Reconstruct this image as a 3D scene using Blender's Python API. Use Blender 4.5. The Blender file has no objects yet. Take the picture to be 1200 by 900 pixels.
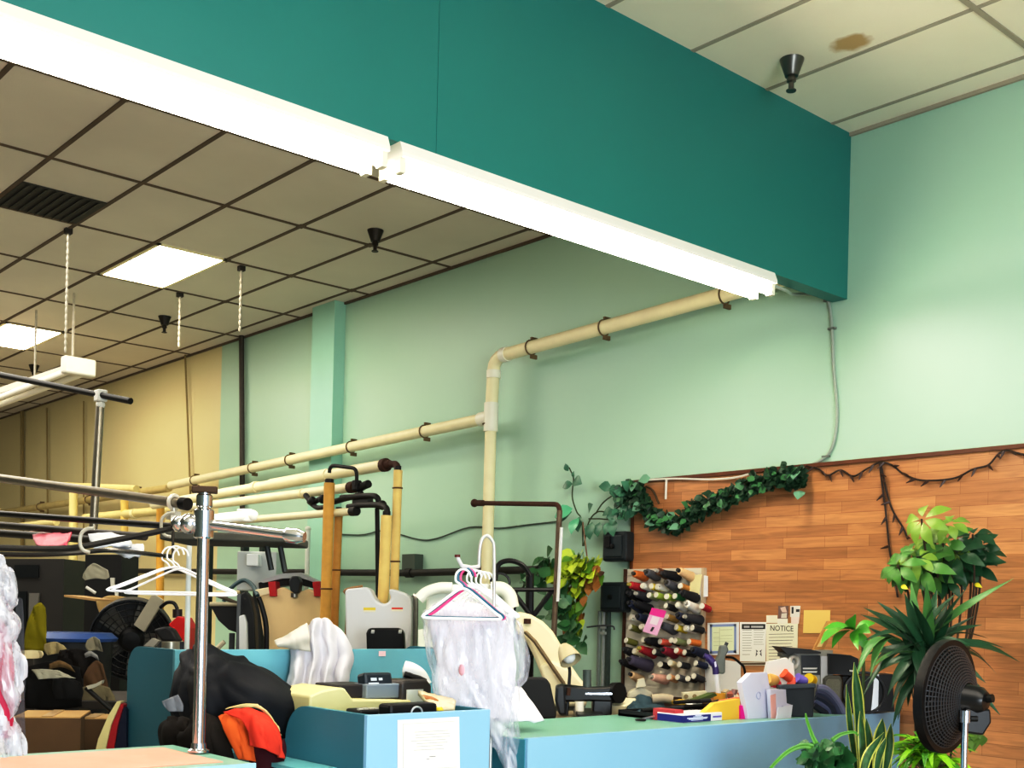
import bpy, bmesh, math, random
from mathutils import Vector, Matrix, noise
random.seed(7)
V = Vector
scene = bpy.context.scene
COL = scene.collection

# ------------------------------------------------------------------ camera
EYE = V((0, 0, 1.55))
FPX, PCX, PCY, ROLL = 1359.0, 600.0, 718.0, math.atan(0.024)
_a = math.atan2(1195, 1359)
FWD = V((-math.cos(_a), math.sin(_a), 0)); RGT = V((math.sin(_a), math.cos(_a), 0)); UP = V((0, 0, 1))
cam_d = bpy.data.cameras.new('camera'); cam = bpy.data.objects.new('camera', cam_d); COL.objects.link(cam)
COSR, SINR = math.cos(ROLL), math.sin(ROLL)
cr = RGT * COSR + UP * SINR; cu = UP * COSR - RGT * SINR
m = Matrix((cr, cu, -FWD)).transposed().to_4x4(); m.translation = EYE
cam.matrix_world = m
cam_d.sensor_width = 36; cam_d.lens = FPX / 1200 * 36; cam_d.shift_y = (PCY - 450) / 1200
cam_d.clip_end = 100; scene.camera = cam

def ray(px, py):
    x, y = px - PCX, py - PCY
    X = x * COSR + y * SINR; Y = -x * SINR + y * COSR
    return FWD + RGT * (X / FPX) - UP * (Y / FPX)
def at(px, py, d): return EYE + ray(px, py) * d             # survey point at depth d
def atx(px, py, x): r = ray(px, py); return EYE + r * (x / r.x)
def aty(px, py, y): r = ray(px, py); return EYE + r * (y / r.y)
def atz(px, py, z): r = ray(px, py); return EYE + r * ((z - EYE.z) / r.z)

# ------------------------------------------------------------------ materials
def lin(h):
    h = h.lstrip('#'); o = []
    for i in (0, 2, 4):
        c = int(h[i:i + 2], 16) / 255
        o.append(c / 12.92 if c <= .04045 else ((c + .055) / 1.055) ** 2.4)
    return (*o, 1)
_mc = {}
def new_mat(name):
    mt = bpy.data.materials.new(name); mt.use_nodes = True
    nt = mt.node_tree; b = nt.nodes['Principled BSDF']
    return mt, nt, b
def M(h, rough=.55, metal=0., var=.10, scale=6., bump=0., spec=.4, sheen=0., coat=0.):
    key = (h, rough, metal, var, scale, bump, spec, sheen, coat)
    if key in _mc: return _mc[key]
    mt, nt, b = new_mat('paint_' + h.strip('#'))
    b.inputs['Roughness'].default_value = rough; b.inputs['Metallic'].default_value = metal
    b.inputs['Specular IOR Level'].default_value = spec
    b.inputs['Coat Weight'].default_value = coat
    tc = nt.nodes.new('ShaderNodeTexCoord'); n = nt.nodes.new('ShaderNodeTexNoise')
    n.inputs['Scale'].default_value = scale; n.inputs['Detail'].default_value = 5
    nt.links.new(tc.outputs['Object'], n.inputs['Vector'])
    mx = nt.nodes.new('ShaderNodeMix'); mx.data_type = 'RGBA'
    c = lin(h)
    mx.inputs['A'].default_value = (*[v * (1 - var) for v in c[:3]], 1)
    mx.inputs['B'].default_value = (*[min(1, v * (1 + var)) for v in c[:3]], 1)
    nt.links.new(n.outputs['Fac'], mx.inputs['Factor'])
    nt.links.new(mx.outputs['Result'], b.inputs['Base Color'])
    if bump:
        bp = nt.nodes.new('ShaderNodeBump'); bp.inputs['Strength'].default_value = bump
        bp.inputs['Distance'].default_value = .01
        nt.links.new(n.outputs['Fac'], bp.inputs['Height']); nt.links.new(bp.outputs['Normal'], b.inputs['Normal'])
    _mc[key] = mt
    return mt
def EMIT(name, h, strength):
    mt, nt, b = new_mat(name)
    b.inputs['Base Color'].default_value = lin(h)
    b.inputs['Emission Color'].default_value = lin(h); b.inputs['Emission Strength'].default_value = strength
    return mt
def film(name, h, opac, streak=14., edge=.5):
    # thin clear plastic film: see-through with bright glossy creases
    mt, nt, b = new_mat(name)
    b.inputs['Base Color'].default_value = lin(h); b.inputs['Roughness'].default_value = .18
    b.inputs['Specular IOR Level'].default_value = .8
    tr = nt.nodes.new('ShaderNodeBsdfTransparent'); mix = nt.nodes.new('ShaderNodeMixShader')
    tc = nt.nodes.new('ShaderNodeTexCoord'); mp = nt.nodes.new('ShaderNodeMapping')
    mp.inputs['Scale'].default_value = (streak, streak, streak * .18)
    n = nt.nodes.new('ShaderNodeTexNoise'); n.inputs['Scale'].default_value = 1.6; n.inputs['Detail'].default_value = 6
    rp = nt.nodes.new('ShaderNodeMapRange'); rp.inputs['From Min'].default_value = .4; rp.inputs['From Max'].default_value = .7
    rp.inputs['To Min'].default_value = opac; rp.inputs['To Max'].default_value = min(1, opac + edge)
    nt.links.new(tc.outputs['Object'], mp.inputs['Vector']); nt.links.new(mp.outputs['Vector'], n.inputs['Vector'])
    nt.links.new(n.outputs['Fac'], rp.inputs['Value']); nt.links.new(rp.outputs['Result'], mix.inputs['Fac'])
    nt.links.new(tr.outputs['BSDF'], mix.inputs[1]); nt.links.new(b.outputs['BSDF'], mix.inputs[2])
    nt.links.new(mix.outputs['Shader'], nt.nodes['Material Output'].inputs['Surface'])
    return mt

# ------------------------------------------------------------------ mesh builder
def spline(pts, n=6):
    pts = [V(p) for p in pts]
    if len(pts) < 3: return pts
    out = []
    P = [pts[0] * 2 - pts[1]] + pts + [pts[-1] * 2 - pts[-2]]
    for i in range(1, len(P) - 2):
        p0, p1, p2, p3 = P[i - 1:i + 3]
        for k in range(n):
            t = k / n
            out.append(.5 * ((2 * p1) + (p2 - p0) * t + (2 * p0 - 5 * p1 + 4 * p2 - p3) * t * t + (3 * p1 - p0 - 3 * p2 + p3) * t ** 3))
    out.append(pts[-1])
    return out

class MB:
    def __init__(self): self.v = []; self.f = []; self.m = []; self.mi = 0
    def add(self, vs, fs):
        o = len(self.v); self.v += [V(p) for p in vs]
        self.f += [tuple(i + o for i in f) for f in fs]; self.m += [self.mi] * len(fs)
        return self
    def mat(self, i): self.mi = i; return self
    def box(self, x0, x1, y0, y1, z0, z1):
        x0, x1 = min(x0, x1), max(x0, x1); y0, y1 = min(y0, y1), max(y0, y1); z0, z1 = min(z0, z1), max(z0, z1)
        return self.add([(x0, y0, z0), (x1, y0, z0), (x1, y1, z0), (x0, y1, z0), (x0, y0, z1), (x1, y0, z1), (x1, y1, z1), (x0, y1, z1)],
                        [(3, 2, 1, 0), (4, 5, 6, 7), (0, 1, 5, 4), (1, 2, 6, 5), (2, 3, 7, 6), (3, 0, 4, 7)])
    def obox(self, c, sz, rz=0., rx=0., ry=0.):
        R = Matrix.Rotation(rz, 3, 'Z') @ Matrix.Rotation(ry, 3, 'Y') @ Matrix.Rotation(rx, 3, 'X'); c = V(c)
        h = [s / 2 for s in sz]
        vs = [c + R @ V((a * h[0], b * h[1], d * h[2])) for d in (-1, 1) for a, b in ((-1, -1), (1, -1), (1, 1), (-1, 1))]
        return self.add(vs, [(3, 2, 1, 0), (4, 5, 6, 7), (0, 1, 5, 4), (1, 2, 6, 5), (2, 3, 7, 6), (3, 0, 4, 7)])
    def tube(self, pts, r, seg=10, caps=True, closed=False):
        pts = [V(p) for p in pts]; n = len(pts)
        rr = r if isinstance(r, (list, tuple)) else [r] * n
        ref = None; vs = []
        for i, p in enumerate(pts):
            a = pts[(i - 1) % n] if closed else pts[max(i - 1, 0)]; b = pts[(i + 1) % n] if closed else pts[min(i + 1, n - 1)]
            t = (b - a)
            if t.length < 1e-9: t = V((0, 0, 1))
            t.normalize()
            if ref is None:
                ref = t.orthogonal().normalized()
            ref = (ref - t * ref.dot(t))
            if ref.length < 1e-6: ref = t.orthogonal()
            ref.normalize(); bn = t.cross(ref)
            for k in range(seg):
                an = 2 * math.pi * k / seg
                vs.append(p + (ref * math.cos(an) + bn * math.sin(an)) * rr[i])
        fs = []
        for i in range(n if closed else n - 1):
            j = (i + 1) % n
            for k in range(seg):
                l = (k + 1) % seg
                fs.append((i * seg + k, i * seg + l, j * seg + l, j * seg + k))
        if caps and not closed:
            fs.append(tuple(reversed(range(seg)))); fs.append(tuple((n - 1) * seg + k for k in range(seg)))
        return self.add(vs, fs)
    def cyl(self, a, b, r, r2=None, seg=16): return self.tube([a, b], [r, r if r2 is None else r2], seg)
    def ring(self, c, ax, R, r, seg=36, ts=6):
        ax = V(ax).normalized(); u = ax.orthogonal().normalized(); w = ax.cross(u); c = V(c)
        return self.tube([c + (u * math.cos(2 * math.pi * k / seg) + w * math.sin(2 * math.pi * k / seg)) * R for k in range(seg)], r, ts, closed=True)
    def lathe(self, prof, c=(0, 0, 0), ax=(0, 0, 1), seg=20):
        ax = V(ax).normalized(); u = ax.orthogonal().normalized(); w = ax.cross(u); c = V(c); n = len(prof); vs = []; fs = []
        for r, h in prof:
            for k in range(seg):
                an = 2 * math.pi * k / seg
                vs.append(c + ax * h + (u * math.cos(an) + w * math.sin(an)) * max(r, 1e-4))
        for i in range(n - 1):
            for k in range(seg):
                l = (k + 1) % seg
                fs.append((i * seg + k, i * seg + l, (i + 1) * seg + l, (i + 1) * seg + k))
        fs.append(tuple(reversed(range(seg)))); fs.append(tuple((n - 1) * seg + k for k in range(seg)))
        return self.add(vs, fs)
    def prism(self, poly, off):
        n = len(poly); off = V(off); a = [V(p) for p in poly]; b = [p + off for p in a]
        return self.add(a + b, [tuple(reversed(range(n))), tuple(range(n, 2 * n))] + [(i, (i + 1) % n, (i + 1) % n + n, i + n) for i in range(n)])
    def poly(self, pts): return self.add(pts, [tuple(range(len(pts)))])
    def ball(self, c, r, seg=12, sc=(1, 1, 1)):
        c = V(c); vs = []; fs = []; h = seg // 2 + 1
        for i in range(h + 1):
            th = math.pi * i / h
            for k in range(seg):
                an = 2 * math.pi * k / seg
                vs.append(c + V((math.sin(th) * math.cos(an) * sc[0], math.sin(th) * math.sin(an) * sc[1], math.cos(th) * sc[2])) * r)
        for i in range(h):
            for k in range(seg):
                l = (k + 1) % seg
                fs.append((i * seg + k, (i + 1) * seg + k, (i + 1) * seg + l, i * seg + l))
        return self.add(vs, fs)
    def sheet(self, grid, n=7, fold=.0, freq=9., seed=0, closed=False, anis=.3, skew=.35):
        """cloth-like surface through a grid of points"""
        rows = [spline(r + [r[0]], n)[:-1] if closed else spline(r, n) for r in grid]
        cols = list(zip(*rows)); cols = [spline(list(c), n) for c in cols]
        nu, nv = len(cols), len(cols[0]); vs = []
        for i in range(nu):
            for j in range(nv):
                p = cols[i][j]
                a = cols[(i + 1) % nu if closed else min(i + 1, nu - 1)][j] - cols[(i - 1) % nu if closed else max(i - 1, 0)][j]
                b = cols[i][min(j + 1, nv - 1)] - cols[i][max(j - 1, 0)]
                nn = a.cross(b)
                if nn.length > 1e-9: nn.normalize()
                h = p.dot(RGT); z_ = p.z; q = V(((h + skew * z_) * freq + .5 * noise.noise(V((h * 5, z_ * 5, seed))), p.dot(FWD) * freq * .5, z_ * freq * anis + seed * 3.1))
                r1 = 1 - min(1, 2.6 * abs(noise.noise(q * .9 + V((seed, 5, 2))))); r2 = 1 - min(1, 2.6 * abs(noise.noise(q * 2.1 + V((2, seed, 7)))))
                f = .7 * noise.noise(q * .7) + .9 * r1 ** 1.5 + .35 * r2 ** 1.5 - .4
                vs.append(p + nn * (f * fold))
        fs = [(i * nv + j, ((i + 1) % nu) * nv + j, ((i + 1) % nu) * nv + j + 1, i * nv + j + 1) for i in range(nu if closed else nu - 1) for j in range(nv - 1)]
        return self.add(vs, fs)
    def leaf(self, base, tip, w, nrm=(0, 0, 1), droop=.1, n=5, fold=.15, wide=.45):
        base, tip = V(base), V(tip); L = tip - base; nrm = V(nrm)
        side = L.cross(nrm)
        if side.length < 1e-6: side = L.orthogonal()
        side.normalize(); up = side.cross(L).normalized(); vs = []
        for i in range(n + 1):
            t = i / n
            ww = w * (math.sin(math.pi * t ** (math.log(.5) / math.log(wide)))) if 0 < t < 1 else w * .03
            c = base + L * t + up * (math.sin(math.pi * t) * droop * L.length)
            vs += [c - side * ww + up * ww * fold, c, c + side * ww + up * ww * fold]
        fs = []
        for i in range(n):
            a = i * 3
            fs += [(a, a + 1, a + 4, a + 3), (a + 1, a + 2, a + 5, a + 4)]
        return self.add(vs, fs)
    def build(self, name, mat, parent=None, smooth=True, bevel=0., thick=0., sub=0):
        me = bpy.data.meshes.new(name)
        root = parent
        while root is not None and root.parent is not None: root = root.parent
        off = root.location if root is not None else V((0, 0, 0))
        me.from_pydata([tuple(p - off) for p in self.v], [], self.f)
        for mt in (mat if isinstance(mat, (list, tuple)) else [mat]): me.materials.append(mt)
        for i, p in enumerate(me.polygons): p.material_index = self.m[i]; p.use_smooth = smooth
        bm = bmesh.new(); bm.from_mesh(me); bmesh.ops.recalc_face_normals(bm, faces=bm.faces); bm.to_mesh(me); bm.free()
        if smooth:
            me.set_sharp_from_angle(angle=math.radians(38))
        o = bpy.data.objects.new(name, me); COL.objects.link(o)
        if parent is not None: o.parent = parent
        if thick:
            md = o.modifiers.new('thick', 'SOLIDIFY'); md.thickness = thick; md.offset = 0
        if bevel:
            md = o.modifiers.new('bevel', 'BEVEL'); md.width = bevel; md.segments = 2; md.limit_method = 'ANGLE'
        if sub:
            md = o.modifiers.new('sub', 'SUBSURF'); md.levels = sub; md.render_levels = sub
        return o

def tagit(o, label, cat, group=None):
    o['label'] = label; o['category'] = cat
    if group: o['group'] = group
    return o
def thing(name, label, cat, loc=(0, 0, 0), group=None):
    o = bpy.data.objects.new(name, None); COL.objects.link(o); o.location = V(loc); o.empty_display_size = .1
    return tagit(o, label, cat, group)
def struct(o): o['kind'] = 'structure'; return o
def solo(mb, name, mat, label, cat, group=None, **k):
    """a thing that is one mesh: origin at the middle of its base"""
    xs = [p.x for p in mb.v]; ys = [p.y for p in mb.v]; zs = [p.z for p in mb.v]
    c = V(((min(xs) + max(xs)) / 2, (min(ys) + max(ys)) / 2, min(zs)))
    mb.v = [p - c for p in mb.v]
    o = mb.build(name, mat, None, **k); o.location = c
    return tagit(o, label, cat, group)
def dup(root, loc=None, rotz=None, label=None, group=None, mats=None):
    r = root.copy(); COL.objects.link(r)
    if loc is not None: r.location = V(loc)
    if rotz is not None: r.rotation_euler = (0, 0, rotz)
    if label: r['label'] = label
    if group: r['group'] = group
    for ch in list(root.children):
        c = ch.copy(); COL.objects.link(c); c.parent = r
        for g in list(ch.children):
            d = g.copy(); COL.objects.link(d); d.parent = c
    return r
def text_mesh(txt, size, mat, parent, origin, right, up, name='lettering', align='CENTER', lift=.0015):
    cu_ = bpy.data.curves.new(name, 'FONT'); cu_.body = txt; cu_.size = size; cu_.align_x = align; cu_.align_y = 'CENTER'
    cu_.resolution_u = 3
    tmp = bpy.data.objects.new('tmp', cu_); COL.objects.link(tmp)
    dg = bpy.context.evaluated_depsgraph_get(); me = bpy.data.meshes.new_from_object(tmp.evaluated_get(dg))
    bpy.data.objects.remove(tmp)
    right, up = V(right).normalized(), V(up).normalized(); n = right.cross(up)
    mb = MB(); mb.add([V(origin) + right * v.co.x + up * v.co.y + n * lift for v in me.vertices], [tuple(p.vertices) for p in me.polygons])
    return mb.build(name, mat, parent, smooth=False)

# common materials
WHITE = M('#e8e8e6', .4); CREAM = M('#e6dcae', .5, var=.12); BLACK = M('#08090a', .45, spec=.3); BLACKM = M('#0b0c0e', .38, .2)
GREY = M('#8b8e90', .5); DGREY = M('#3c4144', .5); CHROME = M('#d8dade', .16, 1., var=.05); STEEL = M('#8f8d88', .35, .9, var=.2, scale=20)
DSTEEL = M('#4a443c', .45, .7, var=.3, scale=25); RUST = M('#46291b', .8, .2, var=.45, scale=40, bump=.3); PIPEW = M('#e9dfb8', .5, var=.12, scale=9)
TAN = M('#c99a4a', .65, var=.22, scale=14, bump=.15); TANL = M('#d9bd78', .65, var=.15, scale=14, bump=.15); BLACKFIT = M('#1c1a18', .6, .3, var=.4, scale=30)
PAPER = M('#f1efe6', .8, var=.03); INK = M('#3a3a3c', .8); INKL = M('#8e8e90', .8)
CARD = M('#a07c48', .85, var=.15, scale=10); LBLUE = M('#5fa6b4', .45, var=.05, scale=3); SHADEBLUE = M('#37798c', .5, var=.06, scale=3)  # last colour: counter blue darkened for side faces turned from the daylight
MINTTOP = M('#7fb0a0', .35, var=.06, scale=4); PURPLE = M('#3a2a68', .4); LAV = M('#dcdcf2', .8, var=.04)
LEAFD = M('#2c5a30', .45, var=.35, scale=18); LEAFM = M('#4c8a38', .45, var=.35, scale=14); LEAFY = M('#a9c23c', .5, var=.3, scale=16)
LEAFDD = M('#1d3f28', .45, var=.35, scale=16); STEM = M('#4b3a24', .8, var=.3); TERRA = M('#6b4128', .8, var=.2)
# ================================================================== the room
WY = 5.92; CZ = 4.40; BX = -3.83; BZ = 3.43
def wall_material():
    mt, nt, b = new_mat('painted_wall'); b.inputs['Roughness'].default_value = .45
    g = nt.nodes.new('ShaderNodeNewGeometry'); sp = nt.nodes.new('ShaderNodeSeparateXYZ')
    nt.links.new(g.outputs['Position'], sp.inputs['Vector'])
    cmp_ = nt.nodes.new('ShaderNodeMath'); cmp_.operation = 'LESS_THAN'; cmp_.inputs[1].default_value = -11.62
    nt.links.new(sp.outputs['X'], cmp_.inputs[0])
    n = nt.nodes.new('ShaderNodeTexNoise'); n.inputs['Scale'].default_value = .7; n.inputs['Detail'].default_value = 6
    nt.links.new(g.outputs['Position'], n.inputs['Vector'])
    def two(a, c):
        mx = nt.nodes.new('ShaderNodeMix'); mx.data_type = 'RGBA'; mx.inputs['A'].default_value = lin(a); mx.inputs['B'].default_value = lin(c)
        nt.links.new(n.outputs['Fac'], mx.inputs['Factor']); return mx
    a, c = two('#a6c6b2', '#b1d0bc'), two('#cbc092', '#e0d6a8')
    mx = nt.nodes.new('ShaderNodeMix'); mx.data_type = 'RGBA'
    nt.links.new(cmp_.outputs[0], mx.inputs['Factor']); nt.links.new(a.outputs['Result'], mx.inputs['A']); nt.links.new(c.outputs['Result'], mx.inputs['B'])
    nt.links.new(mx.outputs['Result'], b.inputs['Base Color'])
    n2 = nt.nodes.new('ShaderNodeTexNoise'); n2.inputs['Scale'].default_value = 60
    nt.links.new(g.outputs['Position'], n2.inputs['Vector'])
    bp = nt.nodes.new('ShaderNodeBump'); bp.inputs['Strength'].default_value = .06; nt.links.new(n2.outputs['Fac'], bp.inputs['Height'])
    nt.links.new(bp.outputs['Normal'], b.inputs['Normal'])
    return mt
def wood_material(name, c1, c2, gap):
    mt, nt, b = new_mat(name); b.inputs['Roughness'].default_value = .38
    g = nt.nodes.new('ShaderNodeNewGeometry'); sp = nt.nodes.new('ShaderNodeSeparateXYZ'); cb = nt.nodes.new('ShaderNodeCombineXYZ')
    nt.links.new(g.outputs['Position'], sp.inputs['Vector']); nt.links.new(sp.outputs['X'], cb.inputs['X']); nt.links.new(sp.outputs['Z'], cb.inputs['Y'])
    br = nt.nodes.new('ShaderNodeTexBrick'); br.offset = .37; br.offset_frequency = 2; br.squash = .7; br.squash_frequency = 3
    br.inputs['Scale'].default_value = 1; br.inputs['Brick Width'].default_value = .42; br.inputs['Row Height'].default_value = .066
    br.inputs['Mortar Size'].default_value = .0011; br.inputs['Mortar Smooth'].default_value = .3; br.inputs['Bias'].default_value = 0
    br.inputs['Color1'].default_value = lin(c1); br.inputs['Color2'].default_value = lin(c2); br.inputs['Mortar'].default_value = lin(gap)
    nt.links.new(cb.outputs['Vector'], br.inputs['Vector'])
    mp = nt.nodes.new('ShaderNodeMapping'); mp.inputs['Scale'].default_value = (2.2, 26, 1)
    nt.links.new(cb.outputs['Vector'], mp.inputs['Vector'])
    n = nt.nodes.new('ShaderNodeTexNoise'); n.inputs['Scale'].default_value = 1.5; n.inputs['Detail'].default_value = 8; n.inputs['Distortion'].default_value = 1.2
    nt.links.new(mp.outputs['Vector'], n.inputs['Vector'])
    rp = nt.nodes.new('ShaderNodeMapRange'); rp.inputs['From Min'].default_value = .3; rp.inputs['From Max'].default_value = .7
    rp.inputs['To Min'].default_value = .78; rp.inputs['To Max'].default_value = 1.18
    nt.links.new(n.outputs['Fac'], rp.inputs['Value'])
    mx = nt.nodes.new('ShaderNodeVectorMath'); mx.operation = 'MULTIPLY'
    nt.links.new(br.outputs['Color'], mx.inputs[0]); nt.links.new(rp.outputs['Result'], mx.inputs[1])
    nt.links.new(mx.outputs['Vector'], b.inputs['Base Color'])
    return mt
def tile_material(name, h, stain=None):
    mt, nt, b = new_mat(name); b.inputs['Roughness'].default_value = .9
    g = nt.nodes.new('ShaderNodeNewGeometry')
    n = nt.nodes.new('ShaderNodeTexNoise'); n.inputs['Scale'].default_value = 90; n.inputs['Detail'].default_value = 3
    n3 = nt.nodes.new('ShaderNodeTexNoise'); n3.inputs['Scale'].default_value = 1.3; n3.inputs['Detail'].default_value = 4
    for q in (n, n3): nt.links.new(g.outputs['Position'], q.inputs['Vector'])
    mx = nt.nodes.new('ShaderNodeMix'); mx.data_type = 'RGBA'; c = lin(h)
    mx.inputs['A'].default_value = (*[v * .86 for v in c[:3]], 1); mx.inputs['B'].default_value = (*[min(1, v * 1.08) for v in c[:3]], 1)
    nt.links.new(n3.outputs['Fac'], mx.inputs['Factor']); out = mx.outputs['Result']
    if stain:
        d = nt.nodes.new('ShaderNodeVectorMath'); d.operation = 'SUBTRACT'; d.inputs[1].default_value = stain
        nt.links.new(g.outputs['Position'], d.inputs[0])
        sc = nt.nodes.new('ShaderNodeVectorMath'); sc.operation = 'MULTIPLY'; sc.inputs[1].default_value = (1, 1.25, 1)
        nt.links.new(d.outputs['Vector'], sc.inputs[0])
        ln = nt.nodes.new('ShaderNodeVectorMath'); ln.operation = 'LENGTH'; nt.links.new(sc.outputs['Vector'], ln.inputs[0])
        n2 = nt.nodes.new('ShaderNodeTexNoise'); n2.inputs['Scale'].default_value = 16; nt.links.new(g.outputs['Position'], n2.inputs['Vector'])
        ad = nt.nodes.new('ShaderNodeMath'); ad.operation = 'MULTIPLY_ADD'; ad.inputs[1].default_value = .07
        nt.links.new(n2.outputs['Fac'], ad.inputs[0]); nt.links.new(ln.outputs['Value'], ad.inputs[2])
        rr = nt.nodes.new('ShaderNodeValToRGB'); rr.color_ramp.elements[0].position = .105; rr.color_ramp.elements[0].color = (.9, .9, .9, 1)
        rr.color_ramp.elements[1].position = .15; rr.color_ramp.elements[1].color = (0, 0, 0, 1)
        nt.links.new(ad.outputs[0], rr.inputs['Fac'])
        m2 = nt.nodes.new('ShaderNodeMix'); m2.data_type = 'RGBA'; m2.inputs['B'].default_value = lin('#b8945c')
        nt.links.new(rr.outputs['Color'], m2.inputs['Factor']); nt.links.new(out, m2.inputs['A']); out = m2.outputs['Result']
    nt.links.new(out, b.inputs['Base Color'])
    bp = nt.nodes.new('ShaderNodeBump'); bp.inputs['Strength'].default_value = .25; bp.inputs['Distance'].default_value = .004
    nt.links.new(n.outputs['Fac'], bp.inputs['Height']); nt.links.new(bp.outputs['Normal'], b.inputs['Normal'])
    return mt
MINT = wall_material()
FX, LY = 4.2, -4.5      # storefront side and far side of the room
struct(MB().box(-22, FX, WY, WY + .2, 0, CZ + .3).build('wall_right', MINT, smooth=False))
struct(MB().box(-22.2, -22, LY, WY + .2, 0, CZ + .3).build('wall_back', M('#b9ab80', .7), smooth=False))
struct(MB().box(-22, FX, LY - .2, LY, 0, CZ + .3).build('wall_left', M('#5f6a62', .8), smooth=False))
struct(MB().box(-22, FX, LY, WY, -.1, 0).build('floor', M('#a39c8e', .5, var=.2, scale=3), smooth=False))
# pilaster on the long wall
pl = aty(363, 500, 5.80).x; pr = aty(389, 500, 5.80).x
struct(MB().box(pl, pr, 5.80, WY, 0, CZ).build('wall_pilaster', M('#9fcdbb', .5, var=.04), smooth=False))
# suspended ceiling with its grid, two areas either side of the header beam
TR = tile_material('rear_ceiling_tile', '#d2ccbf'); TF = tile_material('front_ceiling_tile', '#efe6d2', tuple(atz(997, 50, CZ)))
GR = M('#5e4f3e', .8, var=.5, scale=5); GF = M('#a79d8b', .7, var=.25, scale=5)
mb = MB()
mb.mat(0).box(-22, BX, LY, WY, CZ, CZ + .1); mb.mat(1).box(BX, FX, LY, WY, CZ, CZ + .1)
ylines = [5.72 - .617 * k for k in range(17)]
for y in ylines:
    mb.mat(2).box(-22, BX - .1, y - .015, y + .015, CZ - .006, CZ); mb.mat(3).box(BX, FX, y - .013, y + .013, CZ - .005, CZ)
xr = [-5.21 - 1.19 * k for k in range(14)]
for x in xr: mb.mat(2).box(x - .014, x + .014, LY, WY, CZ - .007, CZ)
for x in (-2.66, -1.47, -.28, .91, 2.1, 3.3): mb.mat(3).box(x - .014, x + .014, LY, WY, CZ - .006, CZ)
random.seed(3)
for x in xr:       # grime collected at the grid crossings
    for y in ylines:
        r = random.uniform(.0, .04)
        if r > .012: mb.mat(2).box(x - r, x + r, y - r * .7, y + r * .7, CZ - .008, CZ)
mb.mat(2).box(-22, BX - .1, WY - .02, WY, CZ - .02, CZ); mb.mat(3).box(BX, FX, WY - .02, WY, CZ - .02, CZ)
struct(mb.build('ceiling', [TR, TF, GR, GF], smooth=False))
# header beam hanging from the ceiling, with its seam
HB = M('#227a74', .42, var=.06, scale=1.5)
mb = MB().box(BX - .10, BX, LY, 2.888, BZ, CZ).box(BX - .10, BX, 2.891, WY, BZ, CZ)
mb.box(BX - .09, BX - .003, 2.885, 2.894, BZ, CZ)
struct(mb.build('wall_header', HB, smooth=False))
# laminate panelling on the wall behind the plants
WOOD = wood_material('laminate_panelling', '#a8744a', '#c58e5e', '#85552f')
PXL = -5.46; PZT = 2.46
struct(MB().box(PXL, FX - .02, WY - .018, WY, 0, PZT).build('wall_panelling', WOOD, smooth=False))
WTRIM = M('#5f3318', .5, var=.3, scale=12)
struct(MB().box(PXL, FX - .02, WY - .035, WY, PZT, PZT + .022).build('trim_1', WTRIM, smooth=False))
struct(MB().box(PXL - .022, PXL, WY - .03, WY, 0, PZT + .022).build('trim_2', WTRIM, smooth=False))
# storefront: sill, head and mullions with glass between (behind the camera)
mb = MB().box(FX, FX + .15, LY, WY, 0, .35).box(FX, FX + .15, LY, WY, 3.3, CZ + .3)
for y in (LY, -1.9, .7, 3.3, WY - .12): mb.box(FX, FX + .12, y, y + .12, .35, 3.3)
struct(mb.build('wall_front', M('#8a8f90', .5), smooth=False))

# ------------------------------------------------------------------ lights
TUBE = EMIT('lit_tube', '#fff4e2', 60.); PANEL = EMIT('lit_panel', '#fff0da', 26.)
HOUS = M('#eeeae0', .4, var=.04)
def strip_light(y0, y1, label):
    t = thing('strip_light', label, 'light', (BX - .06, (y0 + y1) / 2, BZ), 'fluorescent strips under the header beam')
    prof = [(BX + .012, BZ), (BX + .03, BZ - .045), (BX + .03, BZ - .062), (BX - .02, BZ - .07), (BX - .11, BZ - .07), (BX - .155, BZ - .062), (BX - .155, BZ - .045), (BX - .13, BZ)]
    MB().prism([V((x, y0, z)) for x, z in prof], (0, y1 - y0, 0)).build('housing', HOUS, t, smooth=False)
    for x in (BX - .005, BX - .115):
        MB().cyl((x, y0 + .03, BZ - .10), (x, y1 - .03, BZ - .10), .021, seg=12).build('tube', TUBE, t)
        for y in (y0, y1 - .03):
            MB().box(x - .022, x + .022, y, y + .03, BZ - .125, BZ - .06).build('socket', M('#e9e6cf', .5), t, smooth=False, bevel=.004)
strip_light(.16, 2.64, 'nearer of the two lit fluorescent strips under the teal beam')
strip_light(2.70, 5.20, 'farther of the two lit fluorescent strips, ending near the wall')
# junction plate between the two strips
for i, (x0, x1, lab) in enumerate(((-8.75, -9.94, 'bright recessed ceiling light panel, the larger one nearer the beam'), (-12.36, -13.55, 'bright recessed ceiling light panel at the left edge, farther back'))):
    t = thing('ceiling_light', lab, 'light', ((x0 + x1) / 2, 4.19, CZ), 'recessed light panels in the rear ceiling')
    y0, y1 = 3.885, 4.487
    mb = MB(); 
    for a in ((x1, x0, y0, y0 + .03), (x1, x0, y1 - .03, y1), (x1, x1 + .03, y0, y1), (x0 - .03, x0, y0, y1)): mb.box(*a, CZ - .014, CZ - .001)
    mb.build('frame', M('#efe6c0', .5), t, smooth=False)
    ym = (y0 + y1) / 2
    MB().box(x1 + .03, x0 - .03, y0 + .03, ym - .006, CZ - .012, CZ - .004).build('diffuser', PANEL, t, smooth=False)
    MB().box(x1 + .03, x0 - .03, ym + .006, y1 - .03, CZ - .012, CZ - .004).build('diffuser', PANEL, t, smooth=False)
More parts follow.
